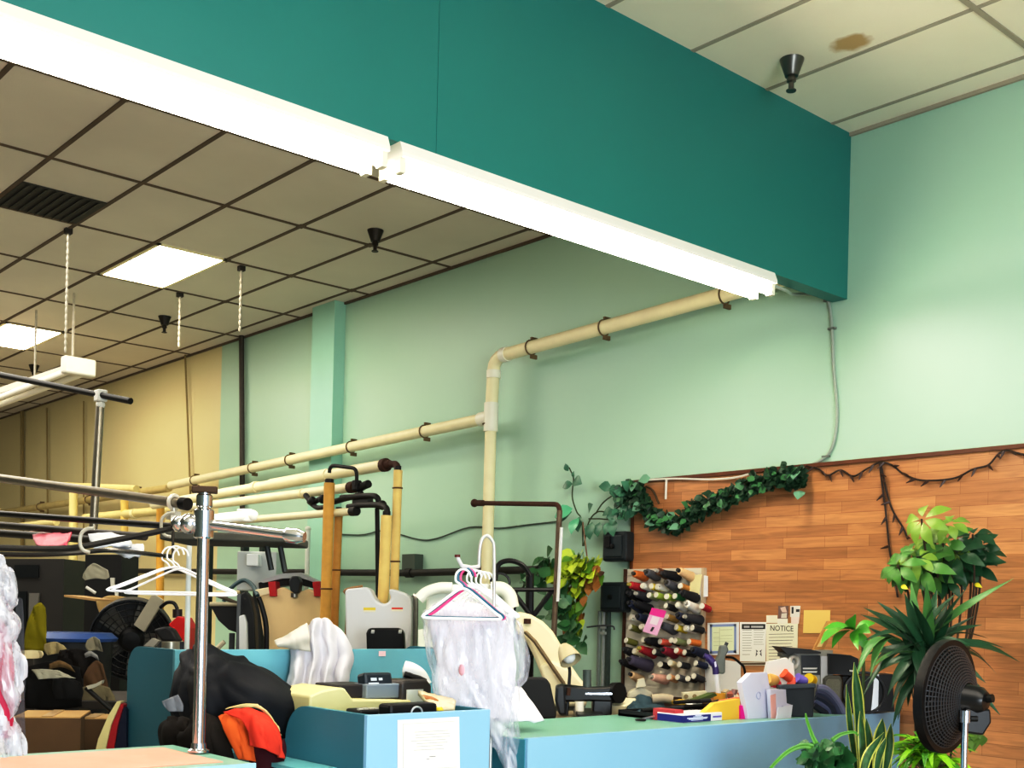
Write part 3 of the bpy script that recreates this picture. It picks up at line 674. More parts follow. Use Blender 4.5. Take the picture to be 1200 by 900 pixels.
# register stand: U of raised panels
def side_panel(mb, x0, x1, y, th, z0, z1, r=.13):
    pts = [V((x1, y, z0)), V((x1, y, z1))] + [V((x0 + r - r * math.sin(a), y, z1 - r + r * math.cos(a))) for a in [math.radians(k) for k in range(0, 91, 10)]] + [V((x0, y, z0))]
    return mb.prism(pts, (0, th, 0))
def booth(lab, xf, depth, y0, y1, zt, zdesk, r):
    t = thing('register_stand', lab, 'counter', (xf - depth / 2, (y0 + y1) / 2, 0))
    side_panel(MB(), xf - depth, xf - .02, y0, .022, 0, zt, r).build('side_panel', SHADEBLUE, t)  # same blue as the front, with the side's shade put into the colour
    side_panel(MB(), xf - depth, xf - .02, y1 - .022, .022, 0, zt, r).build('side_panel', SHADEBLUE, t)
    MB().box(xf - .022, xf, y0, y1, 0, zt).build('front_panel', LB if xf > -4 else LBT, t, smooth=False, bevel=.003)
    MB().box(xf - depth - (.3 if xf > -4 else 0), xf - .022, y0 + .022, y1 - .022, zdesk - .03, zdesk).build('desk', M('#3d7f86', .5), t, smooth=False)
    return t
RX = -3.41
booth('raised blue register stand with a white notice taped on its front', RX, .56, 2.33, 2.90, 1.175, 1.03, .14)
t = thing('low_cabinet', 'low teal cabinet peeking out left of the register stand', 'cabinet', (-3.85, 2.26, 0))
MB().box(-4.15, -3.60, 2.20, 2.32, 0, .955).build('body', SHADEBLUE, t, smooth=False); MB().box(-4.16, -3.59, 2.19, 2.325, .955, .97).build('countertop', M('#6fb4bb', .4), t, smooth=False)
booth('rear teal booth with rounded side, behind the heap of clothes', -4.80, .50, 2.255, 3.85, 1.352, .78, .12)
def xplane_sheet(name, label, cat, x, corners, mat, lines=(), ink=INKL, grp=None, lift=.0):
    """paper on a plane facing +x: corners TL, TR, BR, BL in pixels"""
    P = [atx(*c, x) for c in corners]
    t = thing(name, label, cat, (P[2] + P[3]) / 2, grp)
    MB().prism(P, (-.0012, 0, 0)).build('sheet', mat, t, smooth=False)
    if lines:
        mb = MB()
        for u0, u1, v, h in lines:
            f = lambda u, w: P[0].lerp(P[1], u).lerp(P[3].lerp(P[2], u), w) + V((.0009, 0, 0))
            mb.poly([f(u0, v), f(u1, v), f(u1, v + h), f(u0, v + h)])
        mb.build('printed_lines', ink, t, smooth=False)
    return t
random.seed(5)
ln = [(.25 + random.uniform(-.05, .05), .80 + random.uniform(-.1, .05), v, .006) for v in (.22, .27, .32, .37, .42, .47, .53)] + [(.08, .92, .07, .004), (.08, .085, .07, .9), (.5, .6, .65, .015), (.45, .5, .69, .012), (.1, .95, .86, .004)]
xplane_sheet('paper_notice', 'white printed notice taped to the front of the register stand', 'notice', RX + .0025, ((466, 844), (538, 840), (539, 908), (466, 912)), PAPER, ln)
xplane_sheet('sticky_note', 'tiny pink square note stuck on the rear teal booth', 'note', -4.797, ((444, 763), (452, 763), (452, 769), (444, 769)), M('#efc6cf', .7))

# ------------------------------------------------------------------ things on the register stand
def q(px, py, x): return atx(px, py, x)
RXB = -3.96; c = q(430, 816, RXB); zd = 1.03
t = thing('cash_register', 'cream cash register with a humped left side in the register stand', 'cash register', (c.x, c.y, zd))
yl, yh, yr = q(363, 830, -3.88).y, q(402, 803, -3.88).y, min(2.87, q(503, 818, RXB).y)
zt = q(385, 804, RXB).z; zs = q(430, 817, RXB).z
prof = [(yl, zd), (yl, zs + .02), (yl + .05, zt - .012), (yh - .02, zt), (yh + .01, zt - .004), (yh + .05, zs + .0), (yr, zs - .012), (yr, zd)]
MB().prism([V((-4.16, y, z)) for y, z in prof], (.28, 0, 0)).build('body', M('#d6cf9a', .45, var=.05), t, smooth=False, bevel=.008)
y2 = q(405, 806, -4.0).y; zb = q(410, 803, -4.0).z
MB().box(-4.14, -3.96, y2 - .06, y2 + .12, zs, zb + .005).build('printer_bay', M('#2a2628', .5), t, smooth=False, bevel=.006)
cd = q(437, 802, -3.98)
MB().obox((cd.x, cd.y + .02, zs + .025), (.10, .17, .06)).build('display_base', M('#7c8894', .4), t, smooth=False, bevel=.006)
mb = MB(); mb.obox((cd.x, cd.y + .01, cd.z + .008), (.06, .14, .078), ry=-.2); o = mb.build('customer_display', M('#1f2a34', .35), t, smooth=False, bevel=.012)
mbd = MB()
for (u, v, w, h) in ((-.022, .018, .028, .012), (.012, .018, .018, .010), (-.024, .002, .05, .005), (-.01, -.02, .02, .006)):
    mbd.obox((cd.x + .031 - v * .2, cd.y + u + .006, cd.z + .005 + v), (.004, w, h), ry=-.2)
mbd.build('display_digits', M('#cfd8e0', .5), o, smooth=False)
t = thing('receipt_printer', 'dark grey receipt printer with a strip of paper in the register stand', 'printer', (q(477, 810, -3.98).x, q(477, 810, -3.98).y, zd))
p = q(476, 808, -3.98)
MB().prism([V((p.x - .07, p.y + a, b)) for a, b in ((-.075, zd), (-.075, p.z + .03), (-.055, p.z + .045), (.06, p.z + .045), (.082, p.z + .02), (.09, zd))], (.14, 0, 0)).build('body', M('#3a3534', .4), t, smooth=False, bevel=.01)
MB().box(p.x + .06, p.x + .075, p.y - .05, p.y + .035, zd + .02, p.z + .005).build('paper_strip', PAPER, t, smooth=False)
t = thing('card_terminal', 'black card terminal with a silver ring peeking over the stand front', 'card terminal', (-3.50, q(478, 832, -3.5).y, zd))
p = q(478, 833, -3.5)
MB().obox((p.x, p.y, (zd + p.z) / 2 + .012), (.08, .22, p.z - zd + .035)).build('body', BLACK, t, smooth=False, bevel=.012)
MB().ring((p.x + .042, p.y + .01, p.z - .008), (1, 0, 0), .026, .004, 20, 6).build('ring', M('#cfd4d8', .3, .6), t)
t = thing('card_terminal', 'flat black keypad lying left of the card terminal', 'card terminal', (-3.72, q(425, 833, -3.72).y, zd))
p = q(426, 834, -3.72)
MB().obox((p.x, p.y, (zd + p.z) / 2 + .004), (.10, .10, p.z - zd + .016)).build('body', M('#1b1c1e', .4), t, smooth=False, bevel=.008)
mb = MB()
for k in range(4): mb.obox((p.x + .03, p.y - .036 + k * .024, p.z + .013), (.016, .02, .008))
mb.build('keys', M('#d3d2c2', .5), t, smooth=False)['kind'] = 'stuff'
t = thing('candy_packet', 'colourful packet with yellow corner lying on the register stand', 'packet', q(517, 823, -3.62))
P0 = [[at(490, 813, 4.62), at(508, 815, 4.6), at(530, 820, 4.6)], [at(497, 820, 4.54), at(512, 822, 4.52), at(534, 824, 4.54)], [at(508, 832, 4.46), at(520, 833, 4.46), at(532, 830, 4.47)]]
MB().sheet(P0, 5, .006, 20, 2).build('wrapper', M('#d9c9a4', .4, var=.3, scale=40), t, thick=.02)
MB().sheet([[at(508, 829, 4.43), at(518, 829, 4.43)], [at(510, 833, 4.42), at(520, 833, 4.42)]], 3).build('yellow_corner', M('#e3c83a', .4), t, thick=.004)
MB().sheet([[at(494, 814, 4.57), at(507, 817, 4.55)], [at(499, 819, 4.52), at(514, 821, 4.5)]], 3).build('brown_print', M('#b07040', .5, var=.4, scale=60), t, thick=.004)
t = thing('shoe', 'white shoe with black stripes beside the hanging plastic cover', 'shoe', q(487, 800, -4.2))
MB().tube(spline([at(472, 784, 5.0), at(481, 786, 5.0), at(491, 793, 5.0), at(497, 806, 5.0)], 5), [.012] + [.038] * 13 + [.04, .02][:2], 10).build('upper', M('#eceef0', .5), t)
for k, (a, b) in enumerate((((474, 790), (490, 797)), ((482, 793), (499, 799)))):
    MB().tube(spline([at(*a, 4.95), at((a[0] + b[0]) / 2, (a[1] + b[1]) / 2 - 1, 4.95), at(*b, 4.95)], 4), .013, 8).build('black_stripe', BLACK, t)

# ------------------------------------------------------------------ heap of clothes
t = thing('folding_table', 'table hidden under the heap of clothes', 'table', (-4.42, 2.3, 0))
MB().box(-4.74, -4.15, 1.95, 2.95, .86, .89).build('tabletop', M('#6d7a7a', .6), t, smooth=False)
for x in (-4.70, -4.2):
    for y in (2.0, 2.9): MB().cyl((x, y, 0), (x, y, .86), .018, seg=8).build('leg', STEEL, t)
def garment(name, lab, cat, rows, d0, col, fold=.02, freq=9, seed=1, var=.15, rough=.8, n=11, thick=.006, grp=None):
    mb = MB(); mb.sheet([[at(x, y, d) for x, y, d in [(p if len(p) == 3 else (p[0], p[1], d0)) for p in r]] for r in rows], n, fold, freq, seed)
    return solo(mb, name, M(col, rough, var=var, scale=8, bump=.15, spec=.15), lab, cat, 'clothes heaped in front of the rear booth' if grp is None else grp, thick=thick)
garment('black_coat', 'large black padded coat on top of the clothes heap', 'coat',
        [[(206, 774, 4.85), (222, 756, 4.8), (245, 751, 4.78), (263, 764, 4.8), (286, 768, 4.85)],
         [(200, 798, 4.72), (225, 783, 4.6), (255, 778, 4.58), (295, 785, 4.62), (330, 797, 4.75)],
         [(196, 822, 4.68), (230, 812, 4.5), (260, 806, 4.48), (305, 802, 4.52), (347, 812, 4.7)],
         [(205, 848, 4.65), (228, 838, 4.48), (258, 832, 4.46), (300, 826, 4.46), (357, 832, 4.64)],
         [(215, 862, 4.62), (235, 856, 4.5), (262, 850, 4.5), (305, 848, 4.5), (352, 868, 4.66)],
         [(225, 880, 4.72), (245, 880, 4.62), (270, 878, 4.6), (310, 880, 4.6), (345, 898, 4.7)]], 4.6, '#16191f', .030, 6, 2, rough=.6)
garment('dark_jacket', 'crumpled dark brown jacket at the lower left of the clothes heap', 'jacket',
        [[(200, 842, 4.5), (225, 838, 4.42), (250, 842, 4.4), (262, 850, 4.42)], [(187, 858, 4.5), (212, 856, 4.36), (242, 858, 4.34), (266, 868, 4.38)],
         [(190, 878, 4.5), (215, 876, 4.36), (248, 880, 4.34), (274, 890, 4.38)], [(205, 905, 4.55), (225, 905, 4.45), (250, 910, 4.42), (275, 912, 4.45)]], 4.4, '#1c1713', .03, 9, 5, .3)
garment('grey_cloth', 'small grey shiny cloth sticking out left of the black coat', 'cloth', [[(189, 822), (198, 818), (208, 814)], [(192, 828), (202, 828), (214, 826)], [(198, 834), (206, 834), (214, 834)]], 4.44, '#777a80', .008, 20, 3, .2, .4, 5)
garment('orange_shirt', 'orange garment hanging from the heap between dark and red clothes', 'shirt',
        [[(256, 840, 4.36), (268, 836, 4.36), (282, 838, 4.36)], [(262, 852, 4.32), (276, 848, 4.31), (290, 852, 4.33)], [(272, 872, 4.31), (284, 866, 4.29), (298, 872, 4.32)], [(279, 890, 4.31), (290, 891, 4.29), (302, 893, 4.32)]], 4.3, '#d9622a', .012, 14, 4)
garment('maroon_shirt', 'dark maroon cloth hanging beneath the red garment', 'shirt',
        [[(288, 858, 4.35), (310, 862, 4.34), (332, 868, 4.38)], [(291, 878, 4.33), (312, 880, 4.32), (334, 882, 4.37)], [(292, 906, 4.33), (312, 908, 4.32), (331, 908, 4.37)]], 4.3, '#3c1018', .015, 12, 4)
garment('red_shirt', 'bright red garment draped over the right side of the heap', 'shirt',
        [[(262, 835, 4.34), (282, 828, 4.32), (300, 829, 4.34), (312, 834, 4.4)], [(280, 842, 4.28), (298, 838, 4.26), (314, 842, 4.3), (323, 850, 4.38)],
         [(290, 858, 4.26), (306, 856, 4.23), (322, 862, 4.27), (331, 872, 4.36)], [(293, 874, 4.26), (308, 877, 4.23), (324, 884, 4.27), (335, 889, 4.36)]], 4.3, '#d8402e', .016, 11, 7)
garment('cream_lining', 'pale yellow lining showing along the edge of the red garment', 'cloth',
        [[(264, 831, 4.37), (284, 825, 4.36), (302, 825, 4.37)], [(300, 826, 4.36), (311, 833, 4.37), (318, 842, 4.4)], [(308, 832, 4.38), (320, 846, 4.4), (330, 862, 4.42)]], 4.3, '#dccb92', .006, 14, 3)
WOB = (0, .05, .01, .06, .005, .055, .015, .05, 0)
def drape(rows, xoff, amp=1.):
    return [[(lambda p: p)(atx(px, py, -4.785 + xo + amp * WOB[k % 9])) for k, px in enumerate(pxs)] for (py, pxs), xo in zip(rows, xoff)]
def span(a, b, n=9): return [a + (b - a) * k / (n - 1) for k in range(n)]
mb = MB()
mb.sheet([[atx(px, py + dy, -4.785 + xo + am * WOB[k]) for k, (px, dy) in enumerate(zip(span(a, b), hem))] for a, b, py, xo, am, hem in (
    (352, 404, 757, -.14, .3, (0,) * 9), (346, 405, 738, -.10, .5, (10, 4, 0, -3, -4, -3, 0, 6, 14)), (343, 409, 731, -.02, .9, (18, 9, 2, -4, -6, -4, 2, 10, 20)),
    (340, 412, 750, .02, .8, (8, 5, 2, 0, 0, 1, 2, 5, 8)), (341, 414, 770, .02, 1.0, (0,) * 9), (338, 409, 790, .03, 1.5, (0, 0, 1, 0, 0, 1, 0, -2, -4)),
    (335, 407, 808, .04, 1.5, (2, 2, 1, 2, 1, 0, 0, -4, -6)), (340, 402, 828, .04, 1.6, (-4, 0, 3, 1, 4, 2, 5, 0, -6)))], 9, .012, 11, 4)
solo(mb, 'white_shirt', M('#cccbd2', .85, var=.03, scale=8, bump=.1, spec=.15), 'white shirt draped over the top of the rear teal booth', 'shirt', 'white laundry on the booth', thick=.006)
mb = MB()
mb.sheet([[atx(px, py, x) for px, py, x in r] for r in (((322, 752, -4.76), (334, 744, -4.74), (347, 736, -4.72), (360, 730, -4.72)), ((324, 756, -4.72), (337, 752, -4.70), (350, 748, -4.68), (363, 744, -4.68)), ((333, 757, -4.74), (343, 761, -4.71), (354, 763, -4.69), (365, 764, -4.69)))], 7, .012, 16, 2)
solo(mb, 'white_sleeve_garment', M('#c6c1b6', .85, var=.05, spec=.15), 'off white garment end lying left of the draped white shirt on the booth top', 'cloth', 'white laundry on the booth', thick=.006)

# ------------------------------------------------------------------ presses and machines behind
PADT = M('#f0d6a6', .75, var=.06, scale=5, bump=.08); PRW = M('#cfd2d6', .4, var=.03, scale=4); REDC = M('#b81c22', .5)
d = 9.75
def pp(px, py, dd=0): return at(px, py, d + dd)
t = thing('shirt_press', 'tan shirt form press with two red clamps behind the rear booth', 'press', V((pp(345, 720).x, pp(345, 720).y, 0)))
out = [(299, 696), (318, 692), (331, 688), (340, 693), (346, 700), (352, 693), (362, 690), (375, 697), (384, 703), (383, 720), (380, 735), (379, 765), (312, 765), (307, 735), (304, 715)]
MB().prism([pp(x, y) for x, y in out], FWD * .12).build('padded_form', PADT, t, bevel=.01)
lo = [V((*pp(x, 765).xy, 0)) for x in (312, 379)]; hi = [pp(312, 765), pp(379, 765)]
MB().prism([hi[0], hi[1], lo[1], lo[0]], FWD * .12).build('pedestal', DGREY, t, smooth=False)
for xa in (314, 366):
    MB().prism([pp(xa, 682, -.04), pp(xa + 9, 681, -.04), pp(xa + 10, 699, -.04), pp(xa + 2, 699, -.04)], FWD * .18).build('red_clamp', REDC, t, smooth=False, bevel=.006)
for pts in (((299, 691), (316, 688), (316, 696), (300, 700)), ((372, 692), (384, 696), (384, 703), (373, 698))):
    MB().prism([pp(x, y, -.03) for x, y in pts], FWD * .1).build('shoulder_pad', M('#e6d6b4', .7), t, smooth=False, bevel=.006)
MB().prism([pp(x, y, .14) for x, y in ((303, 683), (330, 674), (352, 672), (376, 683), (377, 692), (350, 685), (330, 687), (304, 692))], FWD * .2).build('black_yoke', BLACK, t, smooth=False)
MB().prism([pp(x, y, .1) for x, y in ((303, 681), (330, 672), (352, 671), (374, 682), (376, 685), (352, 677), (330, 678), (308, 683))], FWD * .25).build('grey_hood', M('#a9adb0', .4), t, smooth=False)
MB().prism([pp(x, y, -.08) for x, y in ((338, 681), (342, 675), (349, 675), (352, 682), (350, 694), (345, 696), (340, 692))], FWD * .14).build('collar_block', M('#23272b', .4), t, bevel=.01)
MB().cyl(pp(345, 695, -.02), pp(345, 700, -.02), .03).build('knob', STEEL, t)
mb = MB(); MB().tube(spline([pp(303, 700, -.05), pp(308, 715, -.05), pp(312, 735, -.05), pp(312, 768, -.05)], 4), .022, 8).build('side_hose', BLACK, t)
# control box on top at the back
t = thing('control_box', 'light grey control box behind the tan shirt press', 'box', V((at(305, 670, 10.1).x, at(305, 670, 10.1).y, 0)))
cz = at(305, 670, 10.15)
MB().obox((cz.x, cz.y, cz.z), (.30, .34, .34), rz=-.72).build('case', M('#b6bcbb', .45), t, smooth=False, bevel=.01)
MB().obox((cz.x + .1, cz.y - .1, cz.z + .09), (.28, .10, .10), rz=-.72).build('light_panel', M('#e4e8ea', .4), t, smooth=False, bevel=.006)
MB().cyl((cz.x, cz.y, 0), (cz.x, cz.y, cz.z - .16), .06).build('stand', DGREY, t)
MB().tube(spline([at(262, 705, 9.9), at(270, 690, 9.9), at(285, 680, 9.9), at(296, 686, 9.8), at(302, 698, 9.7)], 5), .018, 8).build('hose', M('#2d4a50', .5), t)
# dark cabinet and pale slab, left of press
t = thing('steam_cabinet', 'tall black padded cabinet left of the tan shirt press', 'cabinet', V((at(287, 720, 9.3).x, at(287, 720, 9.3).y, 0)))
D2 = lambda x, y, dd=9.3: at(x, y, dd)
MB().prism([D2(x, y) for x, y in ((279, 698), (287, 693), (293, 700), (298, 720), (300, 768), (279, 768))], FWD * .12).build('black_body', M('#17191b', .5), t, bevel=.01)
MB().prism([D2(x, y, 9.25) for x, y in ((280, 722), (286, 720), (289, 730), (290, 768), (280, 768))], FWD * .05).build('white_paddle', M('#d5dade', .4), t, bevel=.008)
MB().prism([D2(x, y, 9.27) for x, y in ((278, 696), (282, 696), (281, 768), (276, 768))], FWD * .05).build('frame_post', M('#70757a', .4, .5), t, smooth=False)
lo = [V((*D2(x, 768, 9.4).xy, 0)) for x in (276, 306)]
MB().prism([D2(276, 767, 9.4), D2(306, 767, 9.4), lo[1], lo[0]], FWD * .1).build('pedestal', DGREY, t, smooth=False)
t = thing('ironing_board', 'black board tilted in the frame between chrome pole and black cabinet', 'board', V((at(262, 730, 9.5).x, at(262, 730, 9.5).y, 0)))
D3 = lambda x, y: at(x, y, 9.5)
MB().prism([D3(x, y) for x, y in ((246, 709), (279, 709), (279, 742), (268, 738), (256, 727))], FWD * .06).build('board', M('#17181a', .6), t, smooth=False)
MB().cyl(D3(246, 708), D3(279, 708), .018, seg=8).build('top_rail', M('#b3ab90', .5), t)
MB().cyl(D3(252, 695), D3(281, 695), .02, seg=8).build('upper_rail', M('#b8a883', .5, .2), t)
MB().cyl(D3(253, 697), D3(278, 707), .016, seg=8).build('brace', M('#5c5446', .5, .4), t)
MB().cyl(D3(263, 752), D3(250, 764), .02, seg=8).build('lower_strut', M('#c5bfa8', .5), t)
MB().cyl(D3(272, 742), V((*D3(272, 742).xy, 0)), .025, seg=8).build('stand', DGREY, t)
# machine frames behind (dark posts on the mint wall)
for x, y0, y1, dd, r, lab in ((247, 640, 720, 11.5, .02, 'dark thin frame post behind the chrome pole'), (287, 640, 700, 11.2, .03, 'thick dark frame post left of the control box'), (309, 640, 668, 11.0, .03, 'dark post rising above the control box')):
    a = at(x, y0, dd); gq = V((a.x, a.y, 0)); t = thing('machine_frame', lab, 'frame', gq)
    MB().box(a.x - r, a.x + r, a.y - r, a.y + r, 0, a.z).build('post', M('#26332e', .6, .2, var=.3), t, smooth=False)
# white press, with the notch for the pipe
d = 7.9
t = thing('collar_press', 'white moulded press with a U notch and yellow and red stickers', 'press', V((pp(446, 730).x, pp(446, 730).y, 0)))
out = [(404, 692), (408, 690), (428, 688), (433, 690), (438, 700), (443, 706), (449, 708), (455, 706), (458, 701), (455, 691), (460, 690), (474, 695), (480, 699), (482, 706), (482, 730), (480, 772), (406, 772), (405, 740)]
MB().prism([pp(x, y) for x, y in out], FWD * .22).build('white_shell', PRW, t, bevel=.03)
MB().prism([V((*pp(406, 772).xy, pp(406, 772).z)), pp(480, 772), V((*pp(480, 772).xy, 0)), V((*pp(406, 772).xy, 0))], FWD * .22).build('pedestal', M('#9da0a2', .5), t, smooth=False)
MB().tube(spline([pp(484, 697, .1), pp(487, 702, .1), pp(487, 730, .1), pp(486, 770, .1)], 4), .018, 8).build('side_rail', STEEL, t)
MB().tube(spline([pp(425, 687, .05), pp(404, 692, .05), pp(407, 704, .05), pp(404, 770, .05)], 4), .01, 8).build('edge_trim', M('#8a6a44', .6), t)
for (x0, y0, x1, y1, c1, nm) in ((426, 712, 440, 715, '#e2c840', 'yellow_sticker'), (459, 712, 472, 714, '#d8432e', 'red_sticker')):
    MB().prism([pp(x0, y0, -.004), pp(x1, y0, -.004), pp(x1, y1, -.004), pp(x0, y1, -.004)], FWD * .003).build(nm, M(c1, .5), t, smooth=False)
    MB().prism([pp(x0, y1 + .2, -.004), pp(x1, y1 + .2, -.004), pp(x1, y1 + 2.2, -.004), pp(x0, y1 + 2.2, -.004)], FWD * .003).build('caption_sticker', M('#e6e2cf', .6), t, smooth=False)
dd = 7.6
t = thing('monitor', 'black rounded screen back in front of the white press', 'monitor', V((at(451, 750, dd).x, at(451, 750, dd).y, 0)))
rr = [(430, 772), (429, 742), (431, 737), (435, 736), (466, 736), (471, 738), (473, 743), (475, 772)]
MB().prism([at(x, y, dd) for x, y in rr], FWD * .10).build('case', BLACKM, t, bevel=.012)
for x in (437, 469): MB().obox(at(x, 740, dd - .01), (.04, .02, .012), rz=-.72, ry=.4).build('glint_patch', M('#cfd3d6', .3, .4), t, smooth=False)  # pale pieces standing in for glints on the upper case corners
MB().cyl(at(451, 771, dd + .05), V((*at(451, 771, dd + .05).xy, 0)), .05).build('stand', DGREY, t)
# round bolsters of the white shirt unit behind the hanging garment
t = thing('white_press_unit', 'white machine housing with rounded arms behind the plastic covered garment', 'press', V((at(545, 730, 7.2).x, at(545, 730, 7.2).y, 0)))
d = 7.2
MB().prism([pp(x, y) for x, y in ((497, 733), (500, 700), (506, 694), (520, 688), (540, 685), (580, 685), (592, 690), (600, 700), (602, 712), (602, 770), (497, 770))], FWD * .3).build('housing', M('#dfe3d6', .5, var=.05), t, bevel=.02)
MB().tube(spline([pp(491, 702, -.05), pp(500, 694, -.05), pp(515, 689, -.05), pp(530, 689, -.05)], 5), .035, 10).build('left_arm', M('#e8eadd', .5), t)
MB().tube(spline([pp(575, 690, -.05), pp(588, 690, -.05), pp(597, 698, -.05), pp(600, 712, -.05)], 5), .045, 10).build('right_arm', M('#e9ead8', .5), t)
MB().prism([pp(490, 738, -.1), pp(500, 737, -.1), pp(500, 775, -.1), pp(490, 775, -.1)], FWD * .2).build('side_box', M('#e2e5cf', .5), t, smooth=False)
MB().prism([pp(519, 685, -.02), pp(582, 684, -.02), pp(582, 691, -.02), pp(519, 692, -.02)], FWD * .2).build('top_bar', M('#eceee4', .4), t, smooth=False)
MB().prism([pp(497, 768, .02), pp(602, 768, .02), V((*pp(602, 770, .02).xy, 0)), V((*pp(497, 770, .02).xy, 0))], FWD * .25).build('pedestal', M('#8f9690', .5), t, smooth=False)
# cream curved press head with diagonal handle
d = 6.9
t = thing('utility_press', 'cream curved press pad tilted up behind the black chair', 'press', V((pp(650, 790).x, pp(650, 790).y, 0)))
arc = [(606, 716), (622, 720), (636, 728), (648, 740), (657, 755), (664, 772), (675, 788), (685, 803), (686, 822), (644, 822), (638, 800), (632, 785), (626, 770), (617, 752), (604, 740)]
MB().prism([pp(x, y) for x, y in arc], FWD * .14).build('pad', M('#e9dbb4', .7, var=.07, scale=6), t, bevel=.02)
MB().prism([pp(x, y, -.02) for x, y in ((632, 780), (648, 774), (672, 786), (688, 804), (688, 828), (646, 828), (638, 802))], FWD * .16).build('lower_pad', M('#efe2bd', .7, var=.05), t, bevel=.02)
MB().tube([pp(615, 740, -.06), pp(627, 752, -.06), pp(660, 800, -.06), pp(664, 812, -.06)], .012, 8).build('handle_rod', M('#7c6a50', .4, .5), t)
MB().prism([V((*pp(648, 820, .05).xy, pp(648, 820).z)), pp(686, 820, .05), V((*pp(686, 820, .05).xy, 0)), V((*pp(648, 820, .05).xy, 0))], FWD * .1).build('pedestal', M('#8d8a7c', .5), t, smooth=False)
MB().obox(pp(618, 728, -.01), (.03, .03, .03)).build('bolt', RUST, t)
# black folding rack with crossed legs
d = 7.35
t = thing('folding_rack', 'black folding rack with crossed legs below the wall pipe', 'rack', V((pp(624, 720).x, pp(624, 720).y, 0)))
MB().cyl(pp(594, 691), pp(649, 691), .014, seg=8).build('top_bar', BLACKM, t)
for i, (a, b) in enumerate((((600, 692), (640, 745)), ((647, 692), (604, 750)), ((621, 672), (620, 770)), ((604, 692), (596, 770)))):
    MB().cyl(pp(*a, .01 * i), pp(*b, .01 * i), .016 if i != 2 else .026, seg=8).build('brace', BLACKM, t)
MB().cyl(pp(620, 768), V((*pp(620, 768).xy, 0)), .03, seg=8).build('leg', BLACKM, t)
MB().tube(spline([pp(580, 680), pp(584, 662), pp(597, 657), pp(612, 662), pp(622, 675)], 5), .016, 8).build('hose', BLACKM, t)
MB().ring(pp(586, 683, -.02), FWD, .06, .008, 20, 6).build('hose_ring', BLACKM, t)
# chair, sewing machine, lamp
d = 5.75
t = thing('office_chair', 'black office chair back behind the long counter', 'chair', V((pp(632, 850).x, pp(632, 850).y, 0)))
MB().prism([pp(x, y) for x, y in ((606, 800), (609, 796), (615, 794), (636, 794), (641, 796), (645, 802), (652, 835), (652, 842), (606, 845))], FWD * .07).build('backrest', M('#121214', .7), t, bevel=.02)
bc = pp(630, 850, .30); MB().obox((bc.x, bc.y, .5), (.46, .46, .09), rz=-.7).build('seat', M('#121214', .7), t, bevel=.03)
MB().cyl((bc.x, bc.y, .06), (bc.x, bc.y, .46), .03).build('column', BLACKM, t)
for k in range(5):
    a = k * 1.2566; MB().tube([(bc.x, bc.y, .09), (bc.x + .28 * math.cos(a), bc.y + .28 * math.sin(a), .05)], [.022, .016], 8).ball((bc.x + .28 * math.cos(a), bc.y + .28 * math.sin(a), .03), .03, 8).build('leg', BLACKM, t)
MB().tube([pp(630, 842, .02), V((*pp(630, 842, .02).xy, .52)), (bc.x, bc.y, .5)], .022, 8).build('back_bracket', BLACKM, t)
d = 6.0
zt = pp(690, 839).z
t = thing('sewing_table', 'sewing table top hidden behind the long counter', 'table', V((pp(690, 839).x, pp(690, 839).y, 0)))
tc = pp(690, 839)
MB().box(tc.x - .32, -4.05, tc.y - .45, tc.y + .6, zt - .035, zt - .005).build('tabletop', M('#7b6b52', .5), t, smooth=False)
for lx in (tc.x - .29, -4.09):
    for sy in (-.4, .55): MB().cyl((lx, tc.y + sy, 0), (lx, tc.y + sy, zt - .03), .02, seg=8).build('leg', STEEL, t)
t = thing('sewing_machine', 'black sewing machine behind the long counter beside the lamp', 'sewing machine', V((tc.x, tc.y, zt)))
MB().prism([pp(x, y) for x, y in ((653, 806), (656, 802), (690, 806), (718, 805), (723, 810), (722, 818), (716, 823), (690, 822), (676, 823), (653, 822))], FWD * .10).build('arm', BLACKM, t, bevel=.015)
MB().prism([pp(x, y, -.01) for x, y in ((652, 804), (662, 802), (664, 838), (655, 838), (651, 822))], FWD * .12).build('head', M('#202226', .4), t, bevel=.012)
MB().prism([pp(x, y, .005) for x, y in ((695, 815), (718, 815), (717, 839), (694, 839))], FWD * .10).build('pillar', M('#16181c', .35), t, bevel=.01)
MB().cyl(pp(719, 812, .05) , pp(726, 812, .02), .055, seg=20).build('handwheel', BLACK, t)
MB().prism([pp(x, y, -.015) for x, y in ((686, 812), (717, 812), (718, 814), (686, 814))], FWD * .01).build('silver_strip', CHROME, t, smooth=False)
MB().obox((tc.x, tc.y, zt + .012), (.14, .42, .025), rz=-.72 + 1.57).build('bed', BLACKM, t, smooth=False, bevel=.005)
MB().cyl(pp(688, 806, .05), pp(688, 785, .05), .022).build('spool_pin', M('#4a5450', .5), t)
MB().cyl(pp(666, 815, -.03), pp(667, 806, -.03), .01).build('tension_dial', RUST, t)
t = thing('white_tube', 'white tube standing under the arm of the sewing machine', 'container', pp(679, 838)); MB().cyl(pp(679, 839), pp(679, 822), .024).build('tube', M('#e9e2cf', .5), t)
t = thing('desk_lamp', 'beige bell shaped lamp on a bent neck above the sewing machine', 'lamp', pp(664, 838))
hd = (pp(670, 777) - pp(660, 757)).normalized() * .8 - FWD * .5
hd.normalize(); hb = pp(660, 757, .03)
MB().lathe([(.018, -.005), (.025, 0), (.041, .026), (.052, .06), (.060, .098), (.056, .098), (.047, .058), (.016, .01)], hb, hd, 20).build('lamp_shade', M('#b7aa8a', .45), t)
MB().ball(hb + hd * .072, .036, 12).build('bulb', M('#e6e8ea', .25), t)
